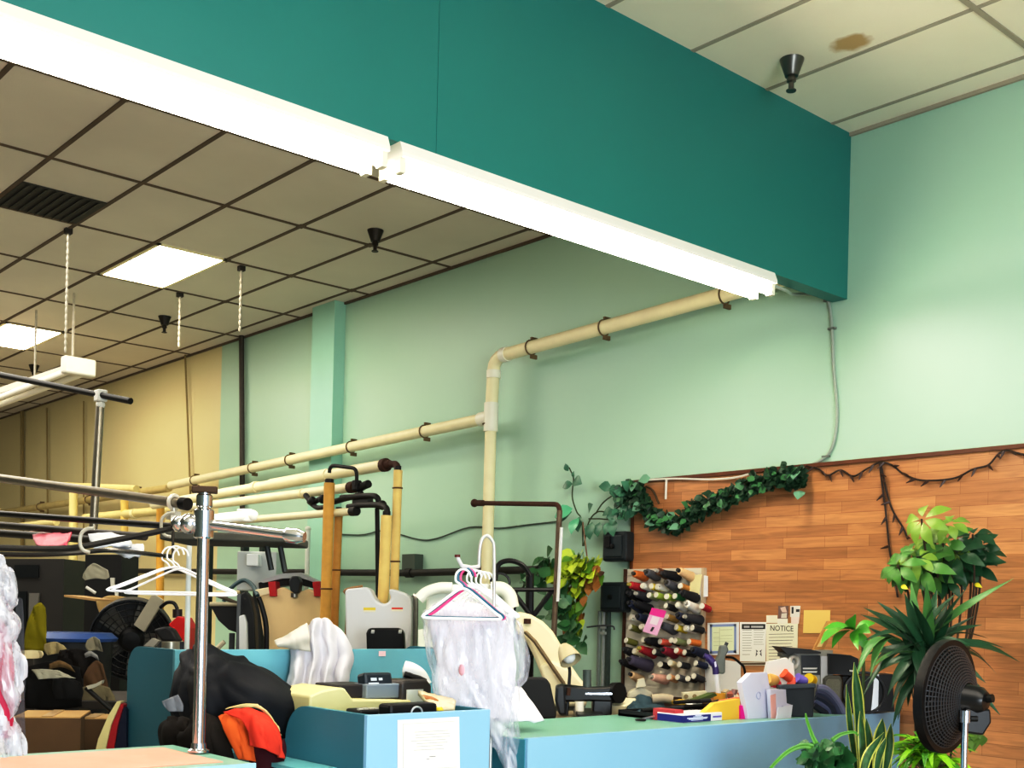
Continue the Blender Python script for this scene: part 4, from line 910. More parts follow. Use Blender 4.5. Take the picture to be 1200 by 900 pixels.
MB().tube(spline([hb, pp(659, 770, .08), pp(667, 782, .06), pp(667, 800, .04), pp(664, 838, .02)], 5), .009, 8).build('neck', BLACKM, t)
# small things left of the sewing table
t = thing('cardboard_box', 'small cream cardboard box end right of the sewing machine', 'box', pp(730, 838)); MB().obox(pp(731, 832, .1), (.10, .14, .09), rz=.3, rx=.25).build('box', M('#d8cfae', .7), t, smooth=False)
t = thing('garment_heap', 'white garment heap on the counter end beneath the plastic cover', 'cloth', at(600, 840, 4.9))
MB().sheet([[at(588, 805, 5.1), at(600, 803, 5.1), at(610, 808, 5.1)], [at(584, 825, 4.95), at(602, 822, 4.9), at(622, 824, 5.0)], [at(584, 846, 4.9), at(606, 846, 4.85), at(636, 846, 4.95)]], 7, .02, 10, 3).build('cloth', M('#e9e8f0', .7, var=.03), t, thick=.006)
# ================================================================== thread rack on the panelling
RY = WY - .02
def wq(px, py, off=.0): return aty(px, py, RY - off)
t = thing('thread_rack', 'white slatted wall rack covered with pegs for thread cones', 'rack', V((-5.17, RY, .93)))
K = [wq(744, 671, .05), wq(829, 672, .05), wq(825, 803, .05), wq(741, 801, .05)]
x0, x1, z1_, z0_ = -5.50, -4.83, 1.87, 1.02
MB().box(x0, x1, RY - .012, RY, z0_, z1_).build('back_board', M('#d6d1c4', .6, var=.1), t, smooth=False)
mb = MB()
for k in range(16): mb.box(x0 + .01, x1 - .01, RY - .018, RY - .012, z0_ + .015 + k * .053, z0_ + .05 + k * .053)
mb.build('slat', M('#cfcabb', .55, var=.12), t, smooth=False)['kind'] = 'stuff'
MB().box(x0 - .018, x0, RY - .03, RY, z0_ - .01, z1_).build('side_rail', M('#4a2b1c', .6), t, smooth=False)
MB().box(x1, x1 + .02, RY - .03, RY, z0_ - .03, z1_).build('side_rail', M('#b9a890', .6), t, smooth=False)
MB().box(x0, x1 + .02, RY - .03, RY, z0_ - .09, z0_).build('bottom_board', M('#3c2015', .6, var=.2), t, smooth=False)
PEG = M('#8a8478', .4, .5)
COLS = dict(orange='#c8702e', grey='#5a5a60', brown='#5e3a24', black='#16161a', beige='#d8b68c', red='#a8222c', white='#e6e2d8', yellow='#d8c23c', tan='#b07a3c', olive='#6e6e2c', lime='#a2b848', green='#1f6a38', navy='#1c2440', gold='#96763a', cream='#e0d4a8', crimson='#8e1c34', coral='#d4604a', purple='#4c465c', peach='#e0a878', pink='#e6b8a8', charcoal='#2e2e34', sage='#8a9468')
rows = [
 (676, [(746, 'orange', 1), (760, 'grey', 1), (775, 'brown', 1), (785, 'black', 1), (800, 'beige', 1)]),
 (690, [(744, 'red', 1), (752, 'white', 0), (763, 'yellow', 0), (772, 'white', 0), (783, 'grey', 1), (796, 'tan', 0)]),
 (701, [(741, 'black', 1), (750, 'charcoal', 1), (760, 'sage', 0), (770, 'lime', 0), (779, 'lime', 0), (790, 'green', 0), (806, 'black', 1)]),
 (714, [(742, 'navy', 1), (752, 'black', 1), (782, 'black', 0), (793, 'white', 0), (806, 'white', 1), (820, 'red', 0)]),
 (727, [(741, 'white', 0), (751, 'navy', 1), (783, 'gold', 0), (796, 'navy', 1), (811, 'charcoal', 1)]),
 (739, [(740, 'olive', 0), (750, 'white', 0), (780, 'grey', 1), (794, 'yellow', 0), (805, 'white', 0), (813, 'black', 0)]),
 (754, [(735, 'olive', 0), (752, 'olive', 0), (765, 'black', 1), (775, 'coral', 0), (785, 'black', 0), (793, 'sage', 0), (809, 'orange', 0)]),
 (767, [(735, 'black', 1), (744, 'cream', 0), (757, 'red', 1), (768, 'charcoal', 0), (781, 'crimson', 1), (792, 'coral', 0), (804, 'black', 0), (816, 'navy', 1)]),
 (781, [(735, 'black', 1), (751, 'purple', 2), (772, 'black', 0), (783, 'cream', 0), (796, 'charcoal', 0), (817, 'navy', 0)]),
 (797, [(741, 'beige', 1), (770, 'pink', 1), (782, 'peach', 0), (794, 'grey', 0), (804, 'black', 0), (813, 'charcoal', 0)])]
ORD = ['top', 'second', 'third', 'fourth', 'fifth', 'sixth', 'seventh', 'eighth', 'ninth', 'lowest']
NTH = ['leftmost', 'second from left', 'third from left', 'fourth from left', 'fifth from left', 'sixth from left', 'seventh from left', 'eighth from left']
random.seed(11)
def spool(kind, col):
    """thread cone lying on its peg: axis +Y (base at the wall), tip towards the room"""
    mt = M(COLS[col], .75, var=.18, scale=60); t = thing('x', 'x', 'thread', (0, 0, 0))
    if kind == 0:
        MB().lathe([(.018, 0), (.022, .004), (.022, .085), (.018, .089)], (0, 0, 0), (0, -1, 0), 14).build('thread', mt, t)
        MB().lathe([(.019, .089), (.019, .095), (.007, .096), (.006, .096)], (0, 0, 0), (0, -1, 0), 14).build('core', M('#d9d4c4', .5), t)
    else:
        k = 1 if kind == 1 else 1.35
        MB().lathe([(.030 * k, 0), (.034 * k, .01), (.024 * k, .125 * k), (.016 * k, .13 * k)], (0, 0, 0), (0, -1, 0), 16).build('thread', mt, t)
        tip = random.choice(['#a89a48', '#a8a49a', '#1c1c20', '#3a362e', '#2a2a2e'])
        MB().lathe([(.014, .128 * k), (.012, .15 * k), (.0, .15 * k)], (0, 0, 0), (0, -1, 0), 12).build('cone_tip', M(tip, .5), t)
    return t
protos = {}
for r, (py, items) in enumerate(rows):
    for i, (px, col, kind) in enumerate(items):
        p = wq(px, py, .10)
        loc = V((p.x + .02, RY - .03, p.z))
        nm = 'thread_cone' if kind else 'thread_spool'
        lab = f'{col} thread {"cone" if kind else "spool"}, {NTH[i]} in the {ORD[r]} row of the thread rack'
        key = (kind, col)
        if key not in protos:
            o = spool(kind, col); o.name = nm; protos[key] = o
        else:
            o = dup(protos[key]); o.name = nm
        o.location = loc; o.rotation_euler = (random.uniform(-.32, -.12), 0, random.uniform(-.25, .15))
        o['label'] = lab; o['group'] = 'thread spools and cones on the wall rack'
        pg = thing('rack_peg', 'p', 'peg') if False else None
mb = MB()
for r, (py, items) in enumerate(rows):
    for px, col, kind in items:
        p = wq(px, py, .10); mb.cyl((p.x + .02, RY, p.z - .01), (p.x + .02, RY - .12, p.z + .015), .004, seg=6)
mb.build('peg', PEG, t)['kind'] = 'stuff'
def yplane_sheet(name, label, cat, off, corners, mat, lines=(), ink=INKL, grp=None, th=.0012):
    P = [aty(*c, WY - .018 - off) for c in corners]
    t = thing(name, label, cat, (P[2] + P[3]) / 2, grp)
    MB().prism(P, (0, th, 0)).build('sheet', mat, t, smooth=False)
    f = lambda u, w: P[0].lerp(P[1], u).lerp(P[3].lerp(P[2], u), w) + V((0, -.0009, 0))
    if lines:
        mb = MB()
        for u0, u1, v, h in lines: mb.poly([f(u0, v), f(u1, v), f(u1, v + h), f(u0, v + h)])
        mb.build('printed_lines', ink, t, smooth=False)
    return t, f
def textlines(n, v0, v1, u0=.08, u1=.92, h=.012, jit=.12):
    return [(u0, u1 - random.uniform(0, jit), v0 + (v1 - v0) * k / max(1, n - 1), h) for k in range(n)]
# pink flyer hanging over the spools and cream swatches at the corner of the rack
t, f = yplane_sheet('pink_flyer', 'bright pink and white card hanging over the thread cones', 'card', .20, ((764, 712), (781, 716), (770, 745), (753, 740)), M('#eeb6d8', .6, var=.05))
mb = MB(); mb.poly([f(0, 0), f(1, 0), f(1, .28), f(0, .28)]); mb.build('magenta_band', M('#e83a9c', .6), t, smooth=False)
mb = MB(); mb.poly([f(.25, .3), f(.75, .3), f(.75, .62), f(.25, .62)]); mb.build('white_panel', M('#f3dfe9', .6), t, smooth=False)
mb = MB(); mb.poly([f(.5, .72), f(.66, .72), f(.6, .9), f(.45, .9)]); mb.build('dark_mark', INK, t, smooth=False)
wa = wq(772, 713, .2); MB().cyl((wa.x, RY - .012, wa.z), (wa.x, RY - .2, wa.z), .003, seg=6).build('hook', PEG, t)
t, f = yplane_sheet('fabric_swatch', 'cream fabric swatch pinned at the top right corner of the thread rack', 'cloth', .045, ((810, 674), (822, 673), (819, 697), (807, 696)), M('#eadfae', .8), th=.006)
t, f = yplane_sheet('fabric_swatch', 'white folded slip behind the cream swatch on the thread rack', 'cloth', .03, ((818, 673), (829, 675), (829, 699), (813, 701)), M('#e6e6e6', .8, var=.1, scale=30), th=.006)

# ------------------------------------------------------------------ papers on the panelling
random.seed(9)
t, f = yplane_sheet('framed_certificate', 'pale green certificate with a blue border on the wood panelling', 'certificate', .004, ((829, 730), (866, 729), (866, 767), (829, 768)), M('#e8e8e6', .6, var=.03))
mb = MB()
for a in ((.08, .05, .92, .13), (.08, .87, .92, .95), (.08, .05, .15, .95), (.85, .05, .92, .95)): mb.poly([f(a[0], a[1]), f(a[2], a[1]), f(a[2], a[3]), f(a[0], a[3])])
mb.build('blue_border', M('#8b9cc4', .6), t, smooth=False)
P = [f(.15, .13), f(.85, .13), f(.85, .87), f(.15, .87)]; MB().poly(P).build('certificate_field', M('#e4ebc8', .6, var=.04), t, smooth=False)
mb = MB()
for u0, u1, v, h in [(.2, .38, .3, .01), (.42, .8, .22, .012), (.2, .4, .45, .01), (.44, .8, .4, .01), (.2, .8, .58, .008), (.2, .6, .7, .008), (.39, .4, .16, .66), (.2, .8, .5, .006)]:
    mb.poly([p + V((0, -.0008, 0)) for p in (f(u0, v), f(u1, v), f(u1, v + h), f(u0, v + h))])
mb.build('printed_lines', M('#a9ae8c', .8), t, smooth=False)
t, f = yplane_sheet('paper_poster', 'white poster with a black heading bar, left of the notice', 'poster', .003, ((867, 729), (898, 729), (897, 775), (867, 775)), PAPER, textlines(9, .2, .72, .1, .48, .01, .05) + textlines(7, .2, .56, .54, .94, .01, .08) + [(.1, .4, .82, .012)])
mb = MB(); mb.poly([f(.08, .05), f(.97, .05), f(.97, .18), f(.08, .18)]); mb.build('heading_bar', M('#222224', .6), t, smooth=False)
mb = MB()
for u0, u1 in ((.16, .38), (.44, .9)): mb.poly([p + V((0, -.0008, 0)) for p in (f(u0, .095), f(u1, .095), f(u1, .145), f(u0, .145))])
mb.build('heading_words', M('#b9b9b9', .6), t, smooth=False)
mb = MB()
for s, b in ((1, .62), (-1, .86)):
    mb.poly([f(b, .70), f(b + s * .1, .74), f(b + s * .04, .78)]); mb.poly([f(b + s * .02, .76), f(b + s * .08, .82), f(b + s * .0, .88)])
mb.build('small_figure', M('#6c6c70', .8), t, smooth=False)
t, f = yplane_sheet('paper_notice', 'cream NOTICE sheet on the panelling above the white papers', 'notice', .005, ((898, 731), (935, 730), (934, 792), (898, 792)), M('#efead2', .7, var=.03), textlines(12, .2, .86, .08, .9, .008, .1), INK)
text_mesh('NOTICE', .047, INK, t, f(.5, .1), (1, 0, 0), (0, 0, 1))
for lab, cs, c in (('small blank cream card above the notice', ((898, 721), (911, 721), (911, 730), (898, 730)), '#efe7cf'),
                   ('small photo card with pinkish grey picture above the notice', ((912, 710), (924, 710), (923, 725), (912, 725)), '#7c6460'),
                   ('white slip under the small photo card', ((911, 725), (923, 725), (923, 731), (911, 731)), '#efe9d8'),
                   ('small white card with dark blots, right of the photo card', ((926, 710), (938, 710), (937, 723), (926, 723)), '#e4dfd6'),
                   ('pinkish white slip beneath the blotted card', ((927, 723), (937, 723), (936, 731), (927, 731)), '#eed9cf')):
    t, f = yplane_sheet('pinned_card', lab, 'card', .006, cs, M(c, .7, var=.35 if c == '#7c6460' else .04, scale=60), grp='cards pinned above the notice')
    if c == '#e4dfd6':
        mb = MB(); mb.poly([f(.15, .1), f(.35, .1), f(.35, .7), f(.15, .7)]); mb.poly([f(.6, .3), f(.95, .3), f(.95, .55), f(.6, .55)]); mb.build('dark_print', INK, t, smooth=False)
    if c == '#7c6460':
        mb = MB(); mb.poly([f(.2, .15), f(.7, .05), f(.9, .5), f(.4, .5)]); mb.build('picture_light', M('#d9bfb2', .7), t, smooth=False); mb = MB(); mb.poly([f(.35, .6), f(.9, .55), f(.9, .95), f(.3, .95)]); mb.build('picture_pale', M('#d3cbc0', .7), t, smooth=False)
yplane_sheet('yellow_note', 'plain yellow paper pinned on the panelling right of the notice', 'note', .004, ((942, 715), (973, 715), (972, 742), (941, 742)), M('#ecc878', .7, var=.04))
yplane_sheet('white_sheet', 'blank pale sheet hanging under the certificate behind the grey tool', 'paper', .006, ((826, 770), (868, 776), (868, 808), (826, 812)), M('#e2e2e2', .7, var=.05))
t, f = yplane_sheet('paper_strip', 'narrow dark framed strip below the black headed poster', 'paper', .004, ((868, 776), (899, 775), (899, 780), (868, 780)), M('#d9d3c2', .7)); mb = MB(); mb.poly([f(.05, .25), f(.95, .25), f(.95, .8), f(.05, .8)]); mb.build('dark_print', M('#6b5a45', .7), t, smooth=False)

# ------------------------------------------------------------------ things on the long counter
CT = 1.051
def onc(px, py): return atz(px, py, CT)
def frontp(px, py, x): return atx(px, py, x)
# navy and white box at the front edge
def crate(name, lab, cat, pxl, pxr, pyt, pyb, x, dep, mat, parts=(), grp=None):
    a, b = frontp(pxl, pyb, x), frontp(pxr, pyb, x); zt = frontp((pxl + pxr) / 2, pyt, x).z
    t = thing(name, lab, cat, ((x - dep / 2), (a.y + b.y) / 2, CT), grp)
    MB().box(x - dep, x, a.y, b.y, CT, zt).build('body', mat, t, smooth=False, bevel=.002)
    return t, a.y, b.y, zt
X1 = -3.55
t, ya, yb, zt = crate('carton', 'flat navy and white carton near the counter front edge', 'box', 800, 846, 836, 849, X1, .16, M('#e9e6ec', .5, var=.03))
MB().box(X1 - .158, X1 + .0012, ya - .001, ya + (yb - ya) * .70, CT + .002, zt - .006).build('navy_panel', M('#23277a', .45, var=.05), t, smooth=False)
mb = MB()
for v, u0, u1, h in ((.72, .3, .46, .008), (.62, .25, .5, .003), (.46, .1, .62, .005), (.34, .14, .6, .005), (.22, .2, .5, .003)): mb.box(X1 + .001, X1 + .002, ya + (yb - ya) * u0, ya + (yb - ya) * u1, CT + (zt - CT) * v, CT + (zt - CT) * v + h)
mb.build('print', M('#cfd0ee', .5), t, smooth=False)
MB().box(X1, X1 + .0015, ya + (yb - ya) * .76, ya + (yb - ya) * .98, CT + (zt - CT) * .4, CT + (zt - CT) * .62).build('violet_band', M('#7c6cc0', .5), t, smooth=False)
crate('red_carton', 'small dull red box left of the navy carton', 'box', 791, 801, 832, 843, X1 - .05, .14, M('#b8434a', .5))
# yellow envelope fan, pink pad, paper tags
def stack_sheet(name, lab, cat, pts, x, mat, th=.003, grp=None, tilt=0.):
    P = [frontp(a, b, x) + V((k, 0, 0)) for (a, b), k in zip(pts, [tilt if i in (0, 1) else 0 for i in range(len(pts))])]
    t = thing(name, lab, cat, V((x, sum(p.y for p in P) / len(P), CT)), grp); MB().prism(P, (-th, 0, 0)).build('sheet', mat, t, smooth=False); return t
stack_sheet('yellow_envelope', 'yellow envelopes slanting behind the navy carton', 'envelope', ((838, 824), (867, 819), (867, 849), (846, 849), (822, 838)), -3.57, M('#f0be4a', .6, var=.05), .03)
stack_sheet('orange_card', 'coral orange card topping the yellow envelopes', 'card', ((846, 821), (867, 817), (867, 825), (838, 828)), -3.60, M('#ee7a5c', .6), .02)
stack_sheet('pink_pad', 'hot pink pad standing between yellow envelopes and white tags', 'pad', ((868, 827), (879, 826), (879, 847), (868, 848)), -3.56, M('#e80f96', .5, var=.03), .05)
t = stack_sheet('paper_tag', 'tall stack of lavender white cut paper tags at the counter edge', 'paper', ((869, 800), (880, 789), (899, 788), (902, 806), (906, 845), (878, 848), (874, 826)), -3.54, LAV, .03)
c = frontp(889, 815, -3.538); MB().ring(c, (1, 0, 0), .017, .003, 20, 5).build('punched_ring', M('#c4c4e0', .7), t)
t = stack_sheet('paper_tag', 'white paper tags with a pink streak right of the tall stack', 'paper', ((903, 808), (921, 808), (922, 824), (928, 826), (927, 850), (905, 843)), -3.50, LAV, .025)
MB().prism([frontp(*a, -3.497) for a in ((903, 815), (909, 813), (910, 843), (904, 842))], (-.002, 0, 0)).build('pink_streak', M('#f0b8b4', .7), t, smooth=False)
MB().ring(frontp(917, 832, -3.498), (1, 0, 0), .018, .003, 20, 5).build('oval_print', M('#bdbde0', .7), t)
stack_sheet('paper_tag', 'loose white card leaning off the counter edge below the tags', 'paper', ((912, 829), (929, 826), (926, 850), (909, 845)), -3.47, M('#e6e6f6', .7), .003)
# white paper pile behind, bins and reels
def dsheet(name, lab, cat, pts, d, mat, th=.02, z=None, parent=None):
    P = [at(a, b, d) for a, b in pts]
    t = thing(name, lab, cat, V((sum(p.x for p in P) / len(P), sum(p.y for p in P) / len(P), CT))); MB().prism(P, FWD * th).build('body', mat, t, smooth=False); return t
dsheet('paper_pile', 'pile of white papers behind the coloured reels on the counter', 'paper', ((896, 792), (900, 776), (922, 771), (930, 778), (933, 806), (925, 838), (896, 838)), 6.0, M('#e4e0dc', .7, var=.08), .05)
d = 5.95
P = lambda x, y, dd=0: at(x, y, d + dd)
t = thing('storage_bin', 'dark slate plastic bin full of bright reels on the counter', 'bin', V((*P(935, 840, .1).xy, CT)))
o_ = [(914, 804), (955, 802), (953, 843), (924, 846)]
MB().prism([P(*o_[0]), P(*o_[1]), V((*P(*o_[2]).xy, CT)), V((*P(*o_[3]).xy, CT))], FWD * .14).build('body', M('#252c34', .5, var=.05), t, smooth=False, bevel=.004)
MB().prism([P(912, 803, -.01), P(956, 801, -.01), P(956, 806, -.01), P(913, 808, -.01)], FWD * .16).build('rim', M('#3f4852', .4), t, smooth=False, bevel=.003)
REELS = ((905, 797, '#d8a860', 'tan reel at the left end of the slate bin', 1.2), (910, 801, '#e6354a', 'red reel leaning out of the left of the slate bin', 1.1), (919, 800, '#ee4a52', 'large coral red reel in the slate bin', 1.3), (923, 793, '#f2603c', 'orange red reel on top of the slate bin', .9), (929, 800, '#f0705a', 'salmon reel right of the large red one in the bin', .8), (934, 801, '#2a62b8', 'blue reel in the middle of the slate bin', .9), (940, 797, '#7a6cc8', 'violet reel beside the blue one in the bin', .9), (950, 796, '#e8c020', 'yellow reel at the right of the slate bin', 1.0))
for i, (px, py, c, lab, k) in enumerate(REELS):
    p = P(px, py, .05 + .02 * (i % 3)); ax = V((random.uniform(-.3, .3), -.8, random.uniform(.1, .6)))
    t = thing('thread_reel', lab, 'thread', p, 'bright reels in the slate bin')
    MB().lathe([(.012, -.035), (.026, -.035), (.027, -.03), (.02, -.026), (.02, .026), (.027, .03), (.026, .035), (.012, .035)], p, ax, 14).lathe([(.02 * k, -.03), (.026 * k, -.02), (.026 * k, .02), (.02 * k, .03)], p, ax, 14).build('thread', M(c, .6, var=.1, scale=40), t)
# stack of dark garments or cable arcs behind bin
t = thing('folded_cloth', 'bundle of grey and navy folded cloth strips right of the slate bin', 'cloth', V((*P(975, 836, .3).xy, CT)))
for k, (c, w) in enumerate((('#6c6f8c', .02), ('#3a3f5c', .018), ('#20243a', .02), ('#51567a', .016), ('#15182a', .02))):
    MB().tube(spline([P(958 - k * 1, 806 + k * 5, .25), P(968 - k * 1.5, 808 + k * 6, .25), P(980 - k * 3, 820 + k * 4, .25), P(990 - k * 6, 838, .25)], 5), w, 8).build('strip', M(c, .7), t)
# stereo with black and silver fronts
d = 6.25
t = thing('stereo', 'silver and black stereo under dark boxes, on the counter by the wall', 'stereo', V((*P(950, 835, .1).xy, CT)))
MB().prism([P(918, 762), P(976, 762), P(976, 836), P(930, 838), (P(925, 800))], FWD * .12).build('silver_case', M('#98968e', .4, .3, var=.1), t, smooth=False)
MB().prism([P(939, 768, -.006), P(961, 768, -.006), P(961, 791, -.006), P(939, 790, -.006)], FWD * .01).build('black_panel', M('#101012', .3), t, smooth=False)
for y in (782.5, 786.5): MB().prism([P(941, y, -.01), P(958, y, -.01), P(957, y + 1.8, -.01), P(941, y + 1.8, -.01)], FWD * .005).build('button_row', M('#e6e6e6', .4), t, smooth=False)
MB().prism([P(962, 769, -.008), P(970, 769, -.008), P(970, 801, -.008), P(962, 802, -.008)], FWD * .02).build('silver_column', M('#c8c8cc', .4, .3), t, smooth=False)
MB().prism([P(916, 765, -.02), P(930, 765, -.02), P(931, 769, -.02), P(916, 770, -.02)], FWD * .1).build('left_knob', M('#55544e', .5), t, smooth=False, bevel=.004)
MB().ring(P(930, 776, -.02), FWD - RGT * .6, .03, .012, 20, 8).build('dial', M('#d8d8d4', .3, .4), t)
for lab, pts, c, dd, th in (('black flat case on top of the stereo', ((914, 758), (937, 760), (950, 761), (962, 764), (962, 766), (922, 766)), '#191615', 6.2, .2),
                        ('wide black audio unit right of the silver column', ((971, 766), (997, 768), (1006, 772), (1006, 792), (971, 790)), '#060608', 6.22, .2)):
    t = dsheet('audio_unit', lab, 'stereo', pts, dd, M(c, .4), th)
    if th == .2 and pts[0][0] > 960: MB().prism([P(996, 785, -.05), P(1005, 786, -.05), P(1005, 788, -.05), P(996, 787, -.05)], FWD * .01).build('label_strip', M('#d6d6d6', .5), t, smooth=False)
t = thing('loudspeaker', 'small grey mesh fronted speaker standing right of the silver column', 'speaker', V((*P(977, 835, .02).xy, CT)))
MB().prism([P(x, y, -.04) for x, y in ((966, 836), (966, 796), (970, 792), (984, 792), (987, 797), (986, 836))], FWD * .1).build('case', M('#55564f', .6), t, smooth=False, bevel=.004)
MB().prism([P(x, y, -.048) for x, y in ((968.5, 831), (968.5, 799), (971, 796), (983, 796), (985, 799), (984, 831))], FWD * .01).build('grille', M('#74756a', .8, var=.3, scale=160, bump=.4), t, smooth=False)
t = thing('loudspeaker', 'tall black tower with a silver edge behind the snake plant', 'speaker', V((*P(1020, 835).xy, CT)))
MB().prism([P(x, y) for x, y in ((988, 793), (1046, 790), (1048, 834), (988, 836))], FWD * .15).build('case', M('#070708', .45), t, smooth=False)
MB().prism([P(x, y, -.01) for x, y in ((1025, 790), (1030, 790), (1029, 833), (1021, 833))], FWD * .03).build('silver_edge', M('#cfd2d6', .35, .4), t, smooth=False)
MB().ring(P(1013, 812, -.01), FWD, .11, .008, 28, 6).build('driver_ring', M('#2c2d30', .35), t)
t = dsheet('wood_block', 'narrow wooden frame piece leaning above the stereo', 'frame', ((970, 728), (980, 727), (966, 761), (953, 762)), 6.3, M('#b98a4e', .5, var=.2, scale=20), .03)
MB().prism([at(a, b, 6.29) for a, b in ((972, 731), (976, 731), (963, 758), (958, 758))], FWD * .01).build('pale_inset', M('#d9c08a', .6, var=.2, scale=30), t, smooth=False)
# clutter on the left of the counter
t = thing('fabric_pile', 'dark slate cloth bundle piled on the counter under the thread rack', 'cloth', at(752, 838, 6.0))
mb = MB(); mb.sheet([[at(738, 822, 6.2), at(755, 812, 6.25), at(775, 818, 6.3)], [at(735, 830, 6.0), at(752, 824, 6.0), at(778, 828, 6.1)], [at(733, 838, 5.85), at(752, 836, 5.8), at(780, 836, 5.9)]], 6, .015, 18, 3); mb.build('cloth', M('#28424e', .8, var=.25, scale=20), t, thick=.01)
t = thing('tape_dispenser', 'beige tape dispenser with a jagged top on the slate cloth', 'tape dispenser', at(752, 815, 6.2))
MB().prism([at(x, y, 6.15) for x, y in ((736, 818), (737, 812), (743, 808), (752, 805), (757, 808), (765, 812), (766, 818))], FWD * .08).build('body', M('#a9a28e', .6), t, smooth=False, bevel=.006)
MB().prism([at(x, y, 6.13) for x, y in ((746, 806), (748, 797), (755, 795), (757, 804))], FWD * .05).build('roll_arm', M('#b7b09a', .6), t, smooth=False)
t = thing('fabric_roll', 'pale taupe cloth roll lying behind the pens', 'cloth', at(776, 820, 6.1)); MB().tube(spline([at(764, 819, 6.1), at(776, 818, 6.1), at(788, 820, 6.1)], 4), .025, 10).build('roll', M('#a89a84', .8), t)
t = thing('desk_tray', 'low black tray full of markers on the counter left of the yellow envelopes', 'tray', V((-3.84, 4.58, CT)))
MB().box(-3.98, -3.70, 4.22, 4.86, CT, CT + .012).build('base', BLACK, t, smooth=False)
for bx in ((-3.98, -3.97, 4.22, 4.86), (-3.71, -3.70, 4.22, 4.86), (-3.98, -3.70, 4.22, 4.23), (-3.98, -3.70, 4.85, 4.86)): MB().box(*bx, CT, CT + .03).build('side', M('#1c1d20', .4), t, smooth=False)
PENS = ((752, 833, 800, 829, '#17181a', 'black pen farthest left on the counter'), (756, 836, 795, 833, '#202226', 'second black pen, close to the counter edge'), (790, 823, 832, 821, '#1a1a1c', 'long black marker behind the yellow tab'), (795, 829, 838, 826, '#141416', 'black marker under the green ruler'), (810, 832, 842, 822, '#222428', 'slanted black stylus near the yellow envelopes'))
for x0_, y0_, x1_, y1_, c, lab in PENS:
    a, b = atx(x0_, y0_, -3.84), atx(x1_, y1_, -3.80); dv = (b - a)
    t = thing('marker_pen', lab, 'pen', (a + b) / 2, 'pens scattered on the long counter')
    MB().cyl(a, a + dv * .7, .010, seg=10).build('barrel', M(c, .35), t); MB().cyl(a + dv * .7, b, .0115, seg=10).build('cap', M('#2c2e33', .35), t)
def slab(name, lab, cat, pts, z0, z1, mat, grp=None):
    P = [atx(a, b, -3.86) for a, b in pts]; t = thing(name, lab, cat, V((sum(p.x for p in P) / len(P), sum(p.y for p in P) / len(P), z0)), grp)
    MB().prism(P, (-.05, 0, 0)).build('body', mat, t, smooth=False, bevel=.002); return t
slab('yellow_tab', 'small yellow folded tab among the black markers', 'paper', ((795, 822), (806, 820), (803, 826), (796, 826)), CT, CT + .03, M('#d8b23a', .6))
slab('green_ruler', 'dark green strip lying diagonally over the markers', 'ruler', ((812, 822), (838, 812), (841, 815), (816, 826)), CT, CT + .035, M('#4a5a2c', .5))
slab('white_wedge', 'small white folded paper wedge on the markers', 'paper', ((810, 826), (818, 820), (826, 827)), CT, CT + .03, M('#ecebe6', .7))
t = dsheet('switch_plate', 'cream box with small knobs behind the pens', 'box', ((800, 812), (828, 810), (828, 818), (801, 820)), 6.35, M('#ddd6bc', .6), .06)
for x in (804, 814): MB().cyl(at(x, 816, 6.36), at(x, 816, 6.33), .012).build('knob', M('#8a7a58', .5), t)
t = thing('silver_scissors', 'thin silver scissors blades left on the counter near the slate cloth', 'scissors', onc(762, 846))
a, b = atx(752, 845, -3.70), atx(775, 840, -3.75); MB().cyl(a + V((0, 0, .008)), b + V((0, 0, .01)), .006, seg=6).build('blade', M('#aeb4b8', .3, .8), t); MB().ring(a + V((.02, -.03, .008)), (0, 0, 1), .022, .005, 16, 6).build('handle', BLACK, t)
# tall purple handled brush in a yellow holder, grey tool on the wall
t = thing('cleaning_brush', 'white wand with a purple curved handle standing in a yellow holder', 'brush', V((*at(843, 830, 6.15).xy, CT)))
g_ = at(843, 830, 6.15)
MB().tube([V((g_.x, g_.y, CT + .05)), at(839, 788, 6.15)], .014, 10).build('shaft', M('#e4e4ea', .4), t)
MB().tube(spline([at(839, 790, 6.15), at(838, 782, 6.15), at(834, 775, 6.15), at(829, 770, 6.15), at(825, 768, 6.15)], 5), [.017] * 8 + [.02] * 8 + [.014] * 5, 10).build('handle', PURPLE, t)
MB().prism([at(x, y, 6.125) for x, y in ((837, 776), (839, 775), (840, 781), (838, 782))], FWD * .005).build('label_patch', M('#d9d4ec', .5), t, smooth=False)
MB().lathe([(.028, 0), (.032, .10), (.026, .10), (.024, .01), (0, .01)], V((g_.x, g_.y, CT)), seg=14).build('holder', M('#e6a83a', .5), t)
t = thing('grey_tool', 'grey handheld tool with a black cord hung in front of the certificate', 'tool', at(847, 778, 6.5))
MB().prism([at(x, y, 6.45) for x, y in ((845, 757), (852, 756), (854, 762), (850, 770), (850, 788), (848, 790), (839, 789), (838, 776), (843, 768))], FWD * .07).build('body', M('#666b68', .5), t, bevel=.012)
MB().cyl(at(850, 757, 6.5), at(852, 753, 6.5), .01).build('nozzle', DGREY, t)
MB().tube(spline([at(851, 770, 6.48), at(859, 771, 6.5), at(867, 777, 6.5), at(872, 783, 6.5), at(874, 800, 6.5), at(874, 826, 6.45)], 5), .007, 8).build('cord', BLACK, t)
t = thing('scrap_heap', 'little heap of tan and pink odds and ends behind the yellow envelopes', 'scraps', at(862, 815, 6.2)); 
for k in range(7):
    p = at(851 + k * 3, 814 + (k % 3) * 2, 6.2); MB().obox(p, (.03, .03, .05), rz=k, rx=.5).build('scrap', M(('#c9b49a', '#b06a5a', '#d8d0c4', '#8a6a6a')[k % 4], .7), t, smooth=False)

